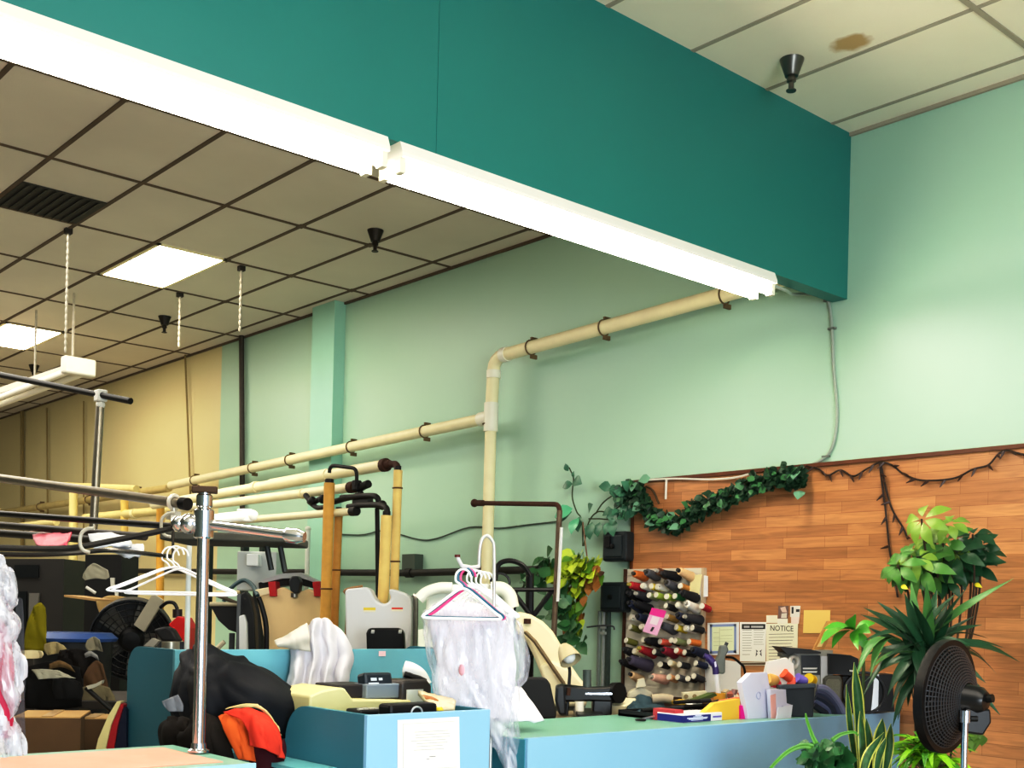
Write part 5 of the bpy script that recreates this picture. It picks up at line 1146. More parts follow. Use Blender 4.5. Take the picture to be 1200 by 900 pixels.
# ------------------------------------------------------------------ wall boxes
WB = M('#1e262a', .45, .2, var=.1)
for i, (a, b, c_2, d_2, lab) in enumerate(((705, 622, 733, 658, 'upper black square box on the mint wall beside the yellow green plant'), (702, 682, 731, 717, 'lower black square box on the mint wall with pipes below it'))):
    p = aty(a, d_2, 5.80); q_ = aty(c_2, b, 5.80)
    t = thing('wall_box', lab, 'box', V(((p.x + q_.x) / 2, WY, p.z)))
    MB().box(p.x, q_.x, 5.80, WY - .02, p.z, q_.z).build('case', WB, t, smooth=False, bevel=.02)
    cx_, cz_ = (p.x + q_.x) / 2, (p.z + q_.z) / 2
    MB().box(p.x + .03, q_.x - .03, 5.792, 5.80, p.z + .03, q_.z - .03).build('face_plate', M('#283236', .4, .2), t, smooth=False, bevel=.008)
    MB().lathe([(.018, 0), (.016, .014), (0, .016)], (cx_, 5.792, cz_), (0, -1, 0), 12).build('knob', BLACK, t)
    if i == 0: MB().obox((cx_ - .04, 5.785, cz_ + .03), (.05, .02, .08)).build('switch', BLACK, t, smooth=False)
for k, (px, x2, c, lab) in enumerate(((703, 700, '#8a948e', 'thin grey conduit on the left below the lower black box'), (708, 710, '#a9b0ae', 'silver conduit with brackets below the lower black box'), (713, 716, '#44524c', 'dark conduit on the right below the lower black box'))):
    a = aty(px, 716, 5.86); b = aty(x2, 806, 5.86); b.x = a.x + (b.x - a.x) * .4
    t = thing('conduit', lab, 'pipe', V((b.x, 5.86, 0))); MB().cyl(a, V((b.x, 5.86, .0)), .014 + .005 * (k == 2), seg=8).build('pipe_run', M(c, .4, .5), t)
    if k == 1:
        for py in (735, 742): MB().obox(aty(708, py, 5.845), (.05, .03, .02)).build('bracket', M('#c8cecc', .3, .6), t, smooth=False)
t = thing('wire_hook', 'short dark wire bar crossing the conduits under the lower black box', 'wire', aty(705, 735, 5.83)); MB().tube(spline([aty(688, 735, 5.83), aty(705, 733, 5.83), aty(718, 734, 5.83), aty(720, 738, 5.83)], 4), .006, 6).build('wire', DGREY, t)

# ------------------------------------------------------------------ plastic covered garment on hangers
GD = 4.66
t = thing('hook_stand', 'white looped hook stand holding the hangers over the counter gap', 'stand', V((*at(579, 760, GD).xy, 0)))
st = [V((*at(579, 700, GD).xy, 0)), at(579, 700, GD), at(579, 645, GD), at(577, 634, GD), at(571, 628, GD), at(565, 632, GD), at(562, 645, GD), at(561, 664, GD)]
MB().tube([st[0]] + spline(st[1:], 5), .007, 10).build('post', M('#c4c6c4', .3, .4), t)
MB().tube([at(561, 664, GD), at(552, 665, GD - .1), at(541, 663, GD - .16), at(537, 655, GD - .18), at(536, 651, GD - .18)], .0075, 8).build('hook_arm', M('#dcdce0', .3), t)
MB().cyl(at(536, 653, GD - .18), at(536, 650, GD - .18), .011).build('red_tip', M('#5a1c18', .5), t)
fr = (RGT * .98 + FWD * .2).normalized()
for i, (px, py, dd, nm, mt, lab) in enumerate(((543, 667, -.15, 'front', HW, 'white plastic hanger in front of the plastic covered garment'), (546, 666, -.13, 'teal', HT, 'teal plastic hanger just behind the white one over the garment'), (549, 667, -.115, 'pink', HP, 'pink plastic hanger behind the teal one over the garment'))):
    p = at(px, py, GD + dd); t = thing('clothes_hanger', lab, 'hanger', p, 'coloured hangers over the plastic covered garment')
    hanger_mesh(.30 if i < 2 else .29, .115, .0058, (mt if i else HW, mt), p, fr, t, hook=.075)
MB().tube([at(552, 664, GD), at(560, 665, GD)], .008, 8)
def bag(rows, n, fold, freq, seed, d0, flat=.45):
    """ring-shaped cover: rows of (px, py, half width px)"""
    g = []
    for px, py, hw in rows:
        c = at(px, py, d0); k = hw * d0 / FPX; ring = []
        for j in range(14):
            a = 2 * math.pi * j / 14; w_ = 1 + .10 * math.sin(3 * a + py * .05)
            ring.append(c + RGT * math.cos(a) * k * w_ + FWD * math.sin(a) * k * flat * w_)
        g.append(ring)
    return MB().sheet(g, n, fold, freq, seed, closed=True)
FILM = film('garment_film', '#e0e2f0', .16, 16., .5)
t = thing('covered_garment', 'white garment in clear plastic hanging from the coloured hangers', 'garment', at(570, 880, GD))
bag([(546, 706, 14), (547, 716, 34), (552, 730, 47), (555, 760, 47), (556, 800, 45), (560, 828, 40), (563, 840, 38)], 5, .010, 14, 4, GD, .3).build('white_blouse', M('#dcdae4', .8, var=.03), t)
bag([(546, 702, 18), (549, 712, 44), (553, 722, 55), (556, 740, 58), (556, 780, 58), (558, 815, 52), (570, 838, 42), (585, 858, 28), (598, 880, 20), (603, 900, 17), (604, 915, 15)], 7, .022, 13, 6, GD, .42).build('plastic_cover', FILM, t)
MB().ball(at(541, 785, GD - .115), .018, 10, (1, .4, 1.3)).build('pink_tag', M('#eeb4c4', .6), t)
# bundle of white hangers behind
for k in range(4):
    p = at(556 + k * 5, 668 + k, GD + .05 + .03 * k); t = thing('clothes_hanger', ('white hanger directly behind the pink hanger', 'white hanger second behind the pink hanger', 'white hanger third behind the pink hanger', 'rearmost white hanger in the bundle behind the garment')[k], 'hanger', p, 'white hangers bundled behind the garment')
    hanger_mesh(.30, .11, .005, (HW, HW), p, (RGT + FWD * (.1 + .15 * k)).normalized(), t, hook=.07)

# ------------------------------------------------------------------ plastic covered crimson garment at the left edge
d0 = 3.3
t = thing('covered_garment', 'crimson garment under ruffled clear plastic at the left edge', 'garment', at(-10, 885, d0))
bag([(-40, 690, 18), (-36, 720, 36), (-30, 770, 42), (-28, 820, 44), (-28, 864, 46)], 5, .02, 12, 3, d0, .4).build('crimson_dress', M('#a81440', .6, var=.25, scale=10), t)
FILM2 = film('ruffled_film', '#dcdee8', .30, 22., .6)
bag([(-45, 640, 20), (-42, 660, 48), (-38, 690, 54), (-34, 730, 56), (-33, 780, 55), (-32, 830, 56), (-32, 884, 58)], 9, .03, 24, 8, d0, .45).build('plastic_cover', FILM2, t)
pk = at(-45, 622, d0)
hanger_mesh(.26, .08, .006, (HW, HW), at(-45, 625, d0), RGT, t)
t = thing('plastic_curtain', 'black curtain strip hanging beside the plastic cover at the left edge', 'curtain', at(18, 884, 3.5)); MB().sheet([[at(18, 700, 3.6), at(22, 700, 3.6), at(27, 702, 3.6)], [at(18, 800, 3.6), at(23, 800, 3.6), at(29, 800, 3.6)], [at(18, 886, 3.6), at(24, 886, 3.6), at(30, 885, 3.6)]], 5, .01, 20, 2).build('strip', film('grey_film', '#50545a', .55, 10., .3), t)

# ------------------------------------------------------------------ clutter at the lower left
BDM = M('#1c1d1c', .5, var=.3)
t = thing('industrial_fan', 'big black drum fan behind the teal booth at left', 'fan', V((*at(152, 790, 8.2).xy, 0)))
d = 8.2; fc = at(155, 748, d); ax = (-FWD * .93 + RGT * .25 - UP * .1).normalized(); R_ = 46 * d / FPX
MB().lathe([(R_, -.10), (R_ * 1.03, -.10), (R_ * 1.03, .10), (R_, .10), (R_ * .98, .06), (R_ * .98, -.08)], fc, ax, 40).build('drum', BDM, t)
mb = MB()
for k in range(1, 7): mb.ring(fc + ax * (.10), ax, R_ * k / 6.5, .004, 40, 5)
u = ax.orthogonal().normalized(); w_ = ax.cross(u)
for k in range(24): a = k * math.pi / 12; e = u * math.cos(a) + w_ * math.sin(a); mb.cyl(fc + ax * .1 + e * .05, fc + ax * .1 + e * R_, .003, seg=5)
mb.build('guard', BLACKM, t)
for k in range(5):
    a = k * 1.2566 + .5; e = u * math.cos(a) + w_ * math.sin(a); e2 = ax.cross(e)
    MB().prism([fc + e * .06 - e2 * .04, fc + e * R_ * .9 - e2 * .11 + ax * .03, fc + e * R_ * .93 + e2 * .05, fc + e * .06 + e2 * .04], ax * .008).build('blade', M('#5a5850', .4, .3), t, smooth=False)
MB().lathe([(.0, .13), (.06, .125), (.085, .10), (.09, -.1), (.0, -.1)], fc, ax, 20).build('motor', BLACK, t)
hb = fc - UP * R_ * .98
for s in (-1, 1): MB().tube([fc + w_ * 0 + RGT * s * R_ * 1.02, V((*(fc + RGT * s * R_ * 1.02).xy, .04))], .02, 8).build('stand_leg', BLACKM, t)
for s in (-.15, .15): MB().cyl(V((*(fc - RGT * R_).xy, .04)) + FWD * s, V((*(fc + RGT * R_).xy, .04)) + FWD * s, .02, seg=8).build('stand_bar', BLACKM, t)
MB().obox(fc + RGT * .12 + UP * .2 + ax * .14, (.09, .02, .26), rz=.7, ry=.55).build('steel_strap', M('#c4bda8', .4, .4), t, smooth=False)
t = thing('red_container', 'red boxy container with a dark neck behind the chrome pole', 'container', V((*at(212, 735, 7.4).xy, 0)))
d = 7.4
MB().prism([at(x, y, d) for x, y in ((197, 732), (208, 722), (216, 724), (222, 736), (221, 762), (219, 757), (206, 742))], FWD * .18).build('body', M('#b41818', .45, var=.1), t, smooth=False, bevel=.01)
MB().cyl(at(208, 724, d + .08), at(208, 714, d + .08), .03).build('neck', M('#241414', .5), t)
MB().tube(spline([at(208, 714, d + .08), at(204, 707, d + .08), at(196, 706, d + .08), at(188, 712, d + .1)], 4), .012, 8).build('hose', BLACK, t)
MB().cyl(at(214, 752, d + .1), V((*at(214, 752, d + .1).xy, 0)), .05).build('stand', DGREY, t)
t = thing('black_pouch', 'black flat pouch beside the red container', 'pouch', V((*at(190, 745, 7.2).xy, 0)))
MB().prism([at(x, y, 7.1) for x, y in ((179, 738), (194, 734), (202, 738), (210, 752), (190, 752))], FWD * .1).build('body', M('#141416', .6), t, bevel=.015)
MB().prism([at(x, y, 7.05) for x, y in ((168, 757), (178, 748), (186, 751), (180, 758))], FWD * .05).build('grey_flap', M('#a09c92', .5), t, smooth=False)
MB().cyl(at(194, 752, 7.16), V((*at(194, 752, 7.16).xy, 0)), .04).build('stand', DGREY, t)
t = thing('steel_can', 'brushed steel can standing behind the rear booth corner', 'can', V((*at(200, 760, 6.4).xy, 0))); MB().cyl(at(200, 752, 6.4), at(200, 768, 6.4), .048, seg=20).build('can', M('#b5b0a2', .3, .8, var=.1), t); MB().cyl(at(200, 768, 6.4), V((*at(200, 768, 6.4).xy, 0)), .06).build('stand', DGREY, t)
# table with piled stuff
d = 6.6
tb = at(75, 800, d)
t = thing('work_table', 'dark work table piled with boxes and cloth at left', 'table', V((tb.x, tb.y, 0)))
MB().obox((tb.x, tb.y, 1.0), (1.3, .8, .04), rz=.9).build('tabletop', M('#2c2620', .7), t, smooth=False)
rz = Matrix.Rotation(.9, 3, 'Z')
for sx in (-.6, .6):
    for sy in (-.35, .35): c = V((tb.x, tb.y, 0)) + rz @ V((sx, sy, 0)); MB().box(c.x - .025, c.x + .025, c.y - .025, c.y + .025, 0, .98).build('leg', M('#2c2620', .7), t, smooth=False)
t = thing('plastic_tub', 'dark tub with a flat blue lid behind the clutter at left', 'tub', V((*at(85, 760, 7.6).xy, 0)))
MB().lathe([(.0, 0), (.20, 0), (.25, 1.0), (.0, 1.0)], V((*at(86, 760, 7.6).xy, .02 + at(86, 744, 7.6).z - 1.05)), seg=24).build('tub', M('#15181c', .5), t)
lz = at(86, 742, 7.6)
MB().lathe([(.0, -.02), (.27, -.02), (.28, .0), (.24, .035), (.0, .04)], lz - V((0, 0, .03)), seg=28).build('lid', M('#1f4684', .4), t)
MB().cyl(V((lz.x, lz.y, 0)), V((lz.x, lz.y, lz.z - .9)), .2).build('base', BLACK, t)
BOXES = (((17, 720, 28, 6.7), None),)
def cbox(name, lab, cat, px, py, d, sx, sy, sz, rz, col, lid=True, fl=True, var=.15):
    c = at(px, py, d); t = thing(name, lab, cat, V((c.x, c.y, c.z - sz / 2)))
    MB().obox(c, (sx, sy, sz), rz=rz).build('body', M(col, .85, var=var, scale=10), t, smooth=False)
    if lid:
        R = Matrix.Rotation(rz, 3, 'Z')
        MB().obox(c + V((0, 0, sz / 2 + .004)), (sx * .98, sy * .98, .006), rz=rz).build('flap', M('#bd9a62', .85, var=.1), t, smooth=False)
        MB().obox(c + V((0, 0, sz / 2 + .008)), (sx * .98, .05, .004), rz=rz).build('tape', M('#a88850', .4), t, smooth=False)
    return t
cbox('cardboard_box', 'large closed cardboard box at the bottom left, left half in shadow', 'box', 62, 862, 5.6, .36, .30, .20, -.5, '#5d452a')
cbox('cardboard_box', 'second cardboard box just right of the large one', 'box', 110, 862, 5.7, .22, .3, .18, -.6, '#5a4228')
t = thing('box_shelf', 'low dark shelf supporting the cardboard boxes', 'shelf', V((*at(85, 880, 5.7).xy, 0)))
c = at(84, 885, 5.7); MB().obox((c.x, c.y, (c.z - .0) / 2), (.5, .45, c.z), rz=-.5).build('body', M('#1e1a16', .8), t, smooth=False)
cbox('cardboard_box', 'open tan cardboard box half buried under papers at left', 'box', 45, 800, 6.3, .22, .22, .16, .2, '#9a7040', False)
garm = lambda name, lab, rows, d0, col, s, cat='cloth': garment(name, lab, cat, rows, d0, col, .025, 12, s, .3, .8, 6, .006, 'clutter piled at the left')
garm('dark_cloth', 'black cloth heap hanging from the work table at left', [[(30, 782), (60, 775), (95, 782)], [(28, 800), (60, 797), (96, 800)], [(30, 830), (62, 832), (96, 828)]], 6.1, '#131211', 3)
garm('dark_cloth', 'dark brown cloth heap between the papers and the drum fan', [[(70, 762), (90, 760), (112, 765)], [(66, 775), (92, 775), (118, 780)], [(70, 792), (95, 795), (120, 795)]], 6.5, '#1c1917', 5)
garm('white_paper_sheet', 'crumpled white papers on top of the clutter at left', [[(18, 764), (32, 762), (48, 763)], [(20, 768), (34, 768), (50, 767)], [(24, 771), (38, 772), (47, 771)]], 6.4, '#c2b894', 6, 'paper')
garm('white_paper_sheet', 'grey white sheet sticking out over the tan box at left', [[(36, 785), (52, 784), (70, 786)], [(42, 790), (58, 790), (80, 792)], [(46, 796), (62, 795), (88, 795)]], 6.0, '#a9a592', 4, 'paper')
garm('crumpled_paper', 'pale crumpled cloth under the blue lid', [[(52, 755), (64, 752), (74, 756)], [(52, 762), (64, 758), (78, 762)], [(56, 768), (68, 766), (82, 768)]], 6.9, '#a89a72', 7, 'paper')
garm('yellow_bag', 'olive yellow sack standing behind the papers at left', [[(38, 712), (46, 706), (52, 712)], [(30, 738), (44, 734), (54, 740)], [(26, 762), (42, 764), (54, 762)]], 7.3, '#7a7212', 2, 'sack')
garm('brown_sack', 'brown burlap bundle beside the drum fan', [[(104, 782), (112, 774), (120, 778)], [(98, 796), (112, 792), (124, 796)], [(98, 808), (112, 808), (126, 806)]], 6.4, '#5e4630', 9, 'sack')
garm('pale_sack', 'pale grey sack sagging under the brown bundle', [[(95, 806), (110, 802), (128, 806)], [(92, 818), (112, 815), (134, 818)], [(92, 832), (115, 830), (136, 832)]], 6.3, '#7a7258', 8, 'sack')
garm('cream_wrap', 'cream cloth cover behind the drum fan at its upper left', [[(113, 705), (128, 698), (148, 700)], [(116, 718), (130, 712), (146, 712)], [(122, 730), (132, 725), (142, 722)]], 8.6, '#b59a68', 4)
garm('grey_wrap', 'pale crumpled wrapper under the rails, above the wooden shelf', [[(98, 672), (108, 660), (126, 668)], [(96, 677), (110, 670), (128, 676)], [(100, 680), (112, 678), (124, 679)]], 7.6, '#9c9886', 4)
garm('foil_wrap', 'crumpled pale wrapping paper left of the drum fan rim', [[(103, 750), (110, 746), (117, 750)], [(101, 757), (110, 754), (119, 758)], [(104, 763), (112, 762), (119, 764)]], 7.0, '#8c8672', 11, 'paper')
garm('wire_tangle', 'small shiny grey scrap on the dark cloth beside the drum fan', [[(98, 766), (106, 763), (114, 768)], [(99, 771), (107, 769), (116, 774)]], 6.42, '#8f8f8c', 12, 'scrap')
garm('tan_cloth', 'tan cloth flap folded over the dark cloth heap', [[(58, 778), (70, 774), (82, 780)], [(58, 784), (72, 782), (88, 788)]], 6.05, '#6b5434', 13)
garm('black_sack', 'shiny black sack under the grey white sheet at left', [[(62, 796), (78, 794), (92, 800)], [(60, 808), (78, 806), (96, 810)], [(64, 820), (80, 820), (94, 820)]], 5.95, '#191919', 14, 'sack')
t = thing('wall_shelf', 'thin wooden shelf board behind the cream upright pipe at left', 'shelf', at(92, 702, 7.6)); MB().prism([at(75, 697, 7.6), at(112, 702, 7.6), at(112, 704.5, 7.6), at(75, 699.5, 7.6)], FWD * .35).build('board', M('#b08c5a', .6), t, smooth=False)
# grey machine with dark bays far left
t = thing('dry_cleaning_machine', 'dark grey machine with black bays at the far left under the rails', 'machine', V((*at(50, 720, 9.5).xy, 0)))
d = 9.5
lo = [V((*at(10, 700, d).xy, 0)), V((*at(75, 700, d).xy, 0))]
MB().prism([at(6, 655, d), at(75, 655, d), lo[1], lo[0]], FWD * .6).build('cabinet', M('#2c2925', .6, var=.15), t, smooth=False)
for pts, nm in ((((17, 662), (45, 662), (45, 677), (17, 677)), 'black_bay'), (((17, 693), (31, 693), (31, 740), (17, 740)), 'black_bay')):
    MB().prism([at(*p, d - .02) for p in pts], FWD * .03).build(nm, M('#0c1012', .4), t, smooth=False)
MB().prism([at(*p, d - .03) for p in ((34, 695), (46, 695), (40, 745), (33, 745))], FWD * .03).build('grey_post', M('#6d6a64', .5), t, smooth=False)
t = thing('dark_cabinet', 'tall black cabinet behind the rails, left of the yellow upright pipe', 'cabinet', V((*at(122, 690, 9.0).xy, 0)))
lo = [V((*at(100, 690, 9).xy, 0)), V((*at(143, 690, 9).xy, 0))]
MB().prism([at(100, 650, 9), at(143, 650, 9), lo[1], lo[0]], FWD * .4).build('body', M('#12110f', .6), t, smooth=False)
MB().prism([at(129, 677, 8.97), at(134, 677, 8.97), at(134, 692, 8.97), at(130, 692, 8.97)], FWD * .02).build('white_handle', M('#c9c7ba', .5), t, smooth=False)
MB().prism([at(134, 693, 8.96), at(138, 692, 8.96), at(138, 699, 8.96), at(135, 699, 8.96)], FWD * .02).build('white_switch', M('#d8d6cc', .5), t, smooth=False)
MB().cyl(at(101, 688, 8.95), at(112, 695, 8.95), .012).build('lever', M('#d9d7cf', .4), t)
# striped cushion leaning on the booth
t = thing('striped_board', 'leaning board with cream, red and navy bands beside the teal booth', 'board', V((*at(125, 870, 5.4).xy, 0)))
d = 5.4
bands = (((137, 822), (142, 822), (130, 850), (124, 876), (121, 905), (106, 905), (115, 866), (127, 838)), '#e0d49a', 'cream_band', 0), (((141, 824), (145, 826), (138, 850), (133, 880), (131, 905), (121, 905), (125, 874), (131, 848)), '#a81c24', 'red_band', .01), (((144, 828), (148, 832), (148, 905), (131, 905), (134, 878), (139, 850)), '#151a34', 'navy_band', .02)
for pts, c, nm, k in bands: MB().prism([at(x, y, d + k) for x, y in pts], FWD * .05).build(nm, M(c, .5), t, smooth=False)
b0, b1 = at(106, 904, d), at(148, 904, d); MB().prism([b0, b1, V((b1.x, b1.y, 0)), V((b0.x, b0.y, 0))], FWD * .05).build('lower_board', M('#3a3428', .7), t, smooth=False)
t = thing('hand_tool', 'thin black tool handle slanting over the cardboard boxes', 'tool', at(115, 818, 5.6)); MB().cyl(at(101, 806, 5.6), at(132, 834, 5.6), .012).build('shaft', BLACK, t); MB().prism([at(x, y, 5.58) for x, y in ((101, 804), (112, 801), (120, 797), (119, 801), (110, 806), (103, 808))], FWD * .03).build('blade', M('#b8b4a2', .4, .3), t, smooth=False)
# ================================================================== plants
def rnd(a, b): return random.uniform(a, b)
def vine_leaf(mb, p, size, seed_dir=None, n=4, droop=.05):
    d_ = seed_dir or V((rnd(-1, 1), rnd(-1, .1), rnd(-1, .4)))
    d_ = V(d_).normalized(); nrm = V((rnd(-.5, .5), -1, rnd(-.1, .8)))
    mb.leaf(p, p + d_ * size, size * .42, nrm, droop, n, .12, .38)
random.seed(21)
# ivy garland along the top of the panelling
t = thing('ivy_garland', 'dark green ivy garland swagging along the top left of the panelling', 'plant', aty(790, 605, 5.86))
path = [aty(a, b, 5.86) for a, b in ((735, 585), (742, 572), (752, 580), (765, 600), (785, 612), (803, 610), (820, 596), (838, 588), (860, 580), (880, 568), (905, 562), (930, 556), (940, 562))]
sp = spline(path, 10); MB().tube(sp, .006, 6).build('stem', STEM, t)
mb = MB()
for i, p in enumerate(sp):
    k = .055 if (765 < 0) else .05
    for j in range(8):
        o = V((rnd(-.05, .05), rnd(-.05, .01), rnd(-.055, .045)))
        vine_leaf(mb, p + o, rnd(.035, .07))
mb.build('foliage', LEAFDD, t)
mb = MB()
for i in range(46): p = random.choice(sp); vine_leaf(mb, p + V((rnd(-.06, .06), rnd(-.08, -.05), rnd(-.05, .05))), rnd(.035, .065))
mb.build('lighter_leaves', M('#3f7448', .35, var=.3), t)
mb = MB()
for px, py in ((762, 560), (770, 612), (798, 616), (935, 552), (938, 575), (752, 590), (790, 600), (745, 565)):
    vine_leaf(mb, aty(px, py, 5.81), .085)
mb.build('large_leaves', M('#6f9a80', .3, var=.25), t)
# loose pothos vine between plant and garland
t = thing('trailing_vine', 'thin vine with sparse leaves climbing the mint wall to a tall tip', 'plant', aty(685, 610, 5.84))
v1 = [aty(a, b, 5.84) for a, b in ((683, 640), (682, 610), (676, 600), (671, 585), (671, 572), (672, 560), (667, 548))]
v2 = [aty(a, b, 5.84) for a, b in ((684, 640), (690, 612), (700, 600), (712, 600), (722, 596), (735, 585))]
v3 = [aty(a, b, 5.84) for a, b in ((690, 608), (702, 608), (714, 608), (724, 600))]
v4 = [aty(a, b, 5.84) for a, b in ((698, 602), (706, 590), (716, 582), (726, 577))]
mb = MB()
for v in (v1, v2, v3, v4): mb.tube(spline(v, 5), .005, 6)
mb.build('stem', M('#3c4a2c', .7), t)
mb = MB()
for (px, py, dx, dz, s) in ((671, 567, -1, -.3, .09), (673, 562, 1, -.4, .11), (666, 552, -.4, 1, .06), (672, 560, .3, 1, .05)):
    p = aty(px, py, 5.83); mb.leaf(p, p + V((dx, -.2, dz)).normalized() * s, s * .4, (0, -1, .3), .1)
for (px, py, dx, dz, s) in ((670, 600, -1, -.25, .15), (668, 598, -.6, -.7, .12), (680, 605, .1, -1, .12), (690, 600, .5, .3, .1), (694, 612, .1, -1, .13), (703, 612, .1, -1, .11), (728, 596, .3, .5, .1), (722, 600, -.2, -1, .1), (720, 610, .2, -1, .12), (734, 590, 0, -1, .1), (730, 580, -.5, .4, .09), (716, 612, -.4, -1, .1)):
    p = aty(px, py, 5.82); mb.leaf(p, p + V((dx, -.25, dz)).normalized() * s, s * .42, (0, -1, .3), .1)
for i in range(26):
    p = aty(rnd(715, 742), rnd(570, 606), 5.82); vine_leaf(mb, p, rnd(.06, .1))
mb.build('foliage', M('#41735a', .35, var=.4, scale=20), t)
mb = MB(); p = aty(678, 607, 5.80); mb.leaf(p, p + V((-.02, -.05, -.12)), .05, (0, -1, .3), .1); p = aty(671, 596, 5.8); mb.leaf(p, p + V((-.13, -.05, -.06)), .055, (0, -1, .2), .1); mb.build('large_leaves', M('#5fb088', .3, var=.2), t)
# hanging pothos
t = thing('hanging_pothos', 'yellow green trailing pothos in a basket hung on the mint wall', 'plant', aty(682, 672, 5.7))
pc = aty(690, 670, 5.72)
MB().lathe([(.0, -.10), (.07, -.10), (.11, 0), (.10, .005), (.0, .0)], pc, seg=18).build('basket', M('#6b4630', .9, var=.4, scale=40), t)
MB().tube([pc + V((0, 0, 0)), aty(683, 612, 5.78)], .005, 6).build('hanging_cord', M('#7a5a44', .6), t)
mbA, mbB, mbC = MB(), MB(), MB()
for i in range(150):
    a = rnd(0, 6.28); r = rnd(.02, .2); p = pc + V((r * math.cos(a) - .05, r * math.sin(a) * .5 - .06, rnd(-.02, .13) - r * .25))
    vine_leaf(random.choice((mbA, mbA, mbB)), p, rnd(.07, .12), (math.cos(a) * .8, -.5, rnd(-.7, .3)))
for i in range(95):
    k = rnd(0, 1); p = aty(676 + rnd(-14, 12) * (1 - k * .4), 672 + k * 66, 5.66 + rnd(-.06, .06)); vine_leaf(random.choice((mbA, mbB, mbB, mbC)), p, rnd(.06, .105), (rnd(-.6, .6), -.4, -1))
for i in range(26): p = aty(rnd(683, 702), rnd(662, 690), 5.62); vine_leaf(mbC, p, rnd(.05, .08), (rnd(-.4, .4), -.3, -1))
mbA.build('bright_leaves', M('#b4c838', .45, var=.3, scale=16), t); mbB.build('green_leaves', M('#5c8c2c', .45, var=.35, scale=16), t); mbC.build('withered_leaves', M('#8a5a22', .7, var=.4, scale=20), t)
mb = MB()
for a in range(3): mb.tube(spline([pc + V((-.04 * a, -.06, 0)), aty(672 - a * 3, 690, 5.66), aty(670 + a * 3, 740 - a * 10, 5.68)], 5), .004, 6)
mb.build('stem', M('#4a5a24', .7), t)
# dark leafy vine behind the grey post
t = thing('dark_vine', 'dark leafy vine trailing down beside the rusty post', 'plant', aty(660, 760, 5.6))
mb, ms = MB(), MB()
ms.tube(spline([aty(a, b, 5.6) for a, b in ((612, 690), (625, 668), (640, 660), (652, 668), (658, 690), (668, 705), (668, 740), (666, 775), (665, 800))] + [V((aty(665, 800, 5.6).x, 5.6, .3))], 5), .008, 6)
MB().lathe([(0, 0), (.1, 0), (.13, .3), (.11, .3), (0, .28)], (aty(665, 800, 5.6).x, 5.6, 0), seg=18).build('pot', TERRA, t)
for (px, py, n_) in ((625, 675, 12), (638, 668, 10), (645, 655, 6), (655, 707, 12), (668, 715, 8), (672, 735, 6), (676, 748, 5), (645, 715, 4), (662, 690, 8)):
    for k in range(n_): vine_leaf(mb, aty(px + rnd(-9, 9), py + rnd(-8, 8), 5.58 + rnd(-.05, .05)), rnd(.08, .13))
ms.build('stem', M('#24361f', .7), t); mb.build('foliage', M('#2f6236', .4, var=.4, scale=18), t)
# string lights
t = thing('string_lights', 'string of small dark bulbs swagged along the panelling top and hanging down', 'string lights', aty(1032, 545, 5.88))
s1 = [aty(a, b, 5.885) for a, b in ((945, 546), (960, 550), (970, 557), (985, 551), (1000, 558), (1015, 550), (1031, 542), (1045, 545), (1058, 555), (1075, 562), (1095, 563), (1120, 560), (1140, 550), (1158, 545), (1170, 532), (1180, 528), (1192, 531), (1210, 535))]
s2 = [aty(a, b, 5.885) for a, b in ((1031, 542), (1034, 570), (1038, 600), (1042, 640), (1046, 665), (1052, 700))]
s3 = [aty(a, b, 5.885) for a, b in ((1032, 543), (1040, 580), (1047, 600), (1058, 618), (1064, 632))]
mb = MB()
for s in (s1, s2, s3): mb.tube(spline(s, 6), .0055, 6)
mb.build('cable', M('#2a1c14', .6), t)
for s in (s1, s2, s3):
    q = spline(s, 6)
    for i in range(3, len(q), 5):
        dn = V((rnd(-.8, .8), -.3, rnd(-1, .1))).normalized()
        MB().tube([q[i], q[i] + dn * .022, q[i] + dn * .05], [.008, .007, .002], 6).build('bulb', M('#3a2218', .4), t)
t = thing('white_cable', 'thin white cable along the top left edge of the panelling', 'cable', aty(820, 565, 5.875)); MB().tube(spline([aty(a, b, 5.875) for a, b in ((752, 563), (790, 561), (830, 562), (860, 560), (880, 555))], 5), .007, 6).tube([aty(781, 562, 5.875), aty(780, 585, 5.89)], .008, 6).build('cable', M('#e2ddd0', .5), t)
t = thing('dry_branch', 'bare brown ivy branch under the garland at the panelling top', 'branch', aty(840, 600, 5.86)); MB().tube(spline([aty(a, b, 5.86) for a, b in ((815, 603), (830, 602), (842, 592), (848, 584))], 5), .006, 6).build('stem', STEM, t); MB().tube(spline([aty(a, b, 5.87) for a, b in ((757, 570), (765, 575), (772, 590))], 4), .007, 6).build('stem', STEM, t)

# pots stand on the floor
def pot(name, t, x, y, r, h, mat): MB().lathe([(0, 0), (r * .72, 0), (r, h), (r * 1.06, h), (r * 1.06, h - .03), (r * .9, h - .03), (0, h - .04)], (x, y, 0), seg=24).build(name, mat, t)
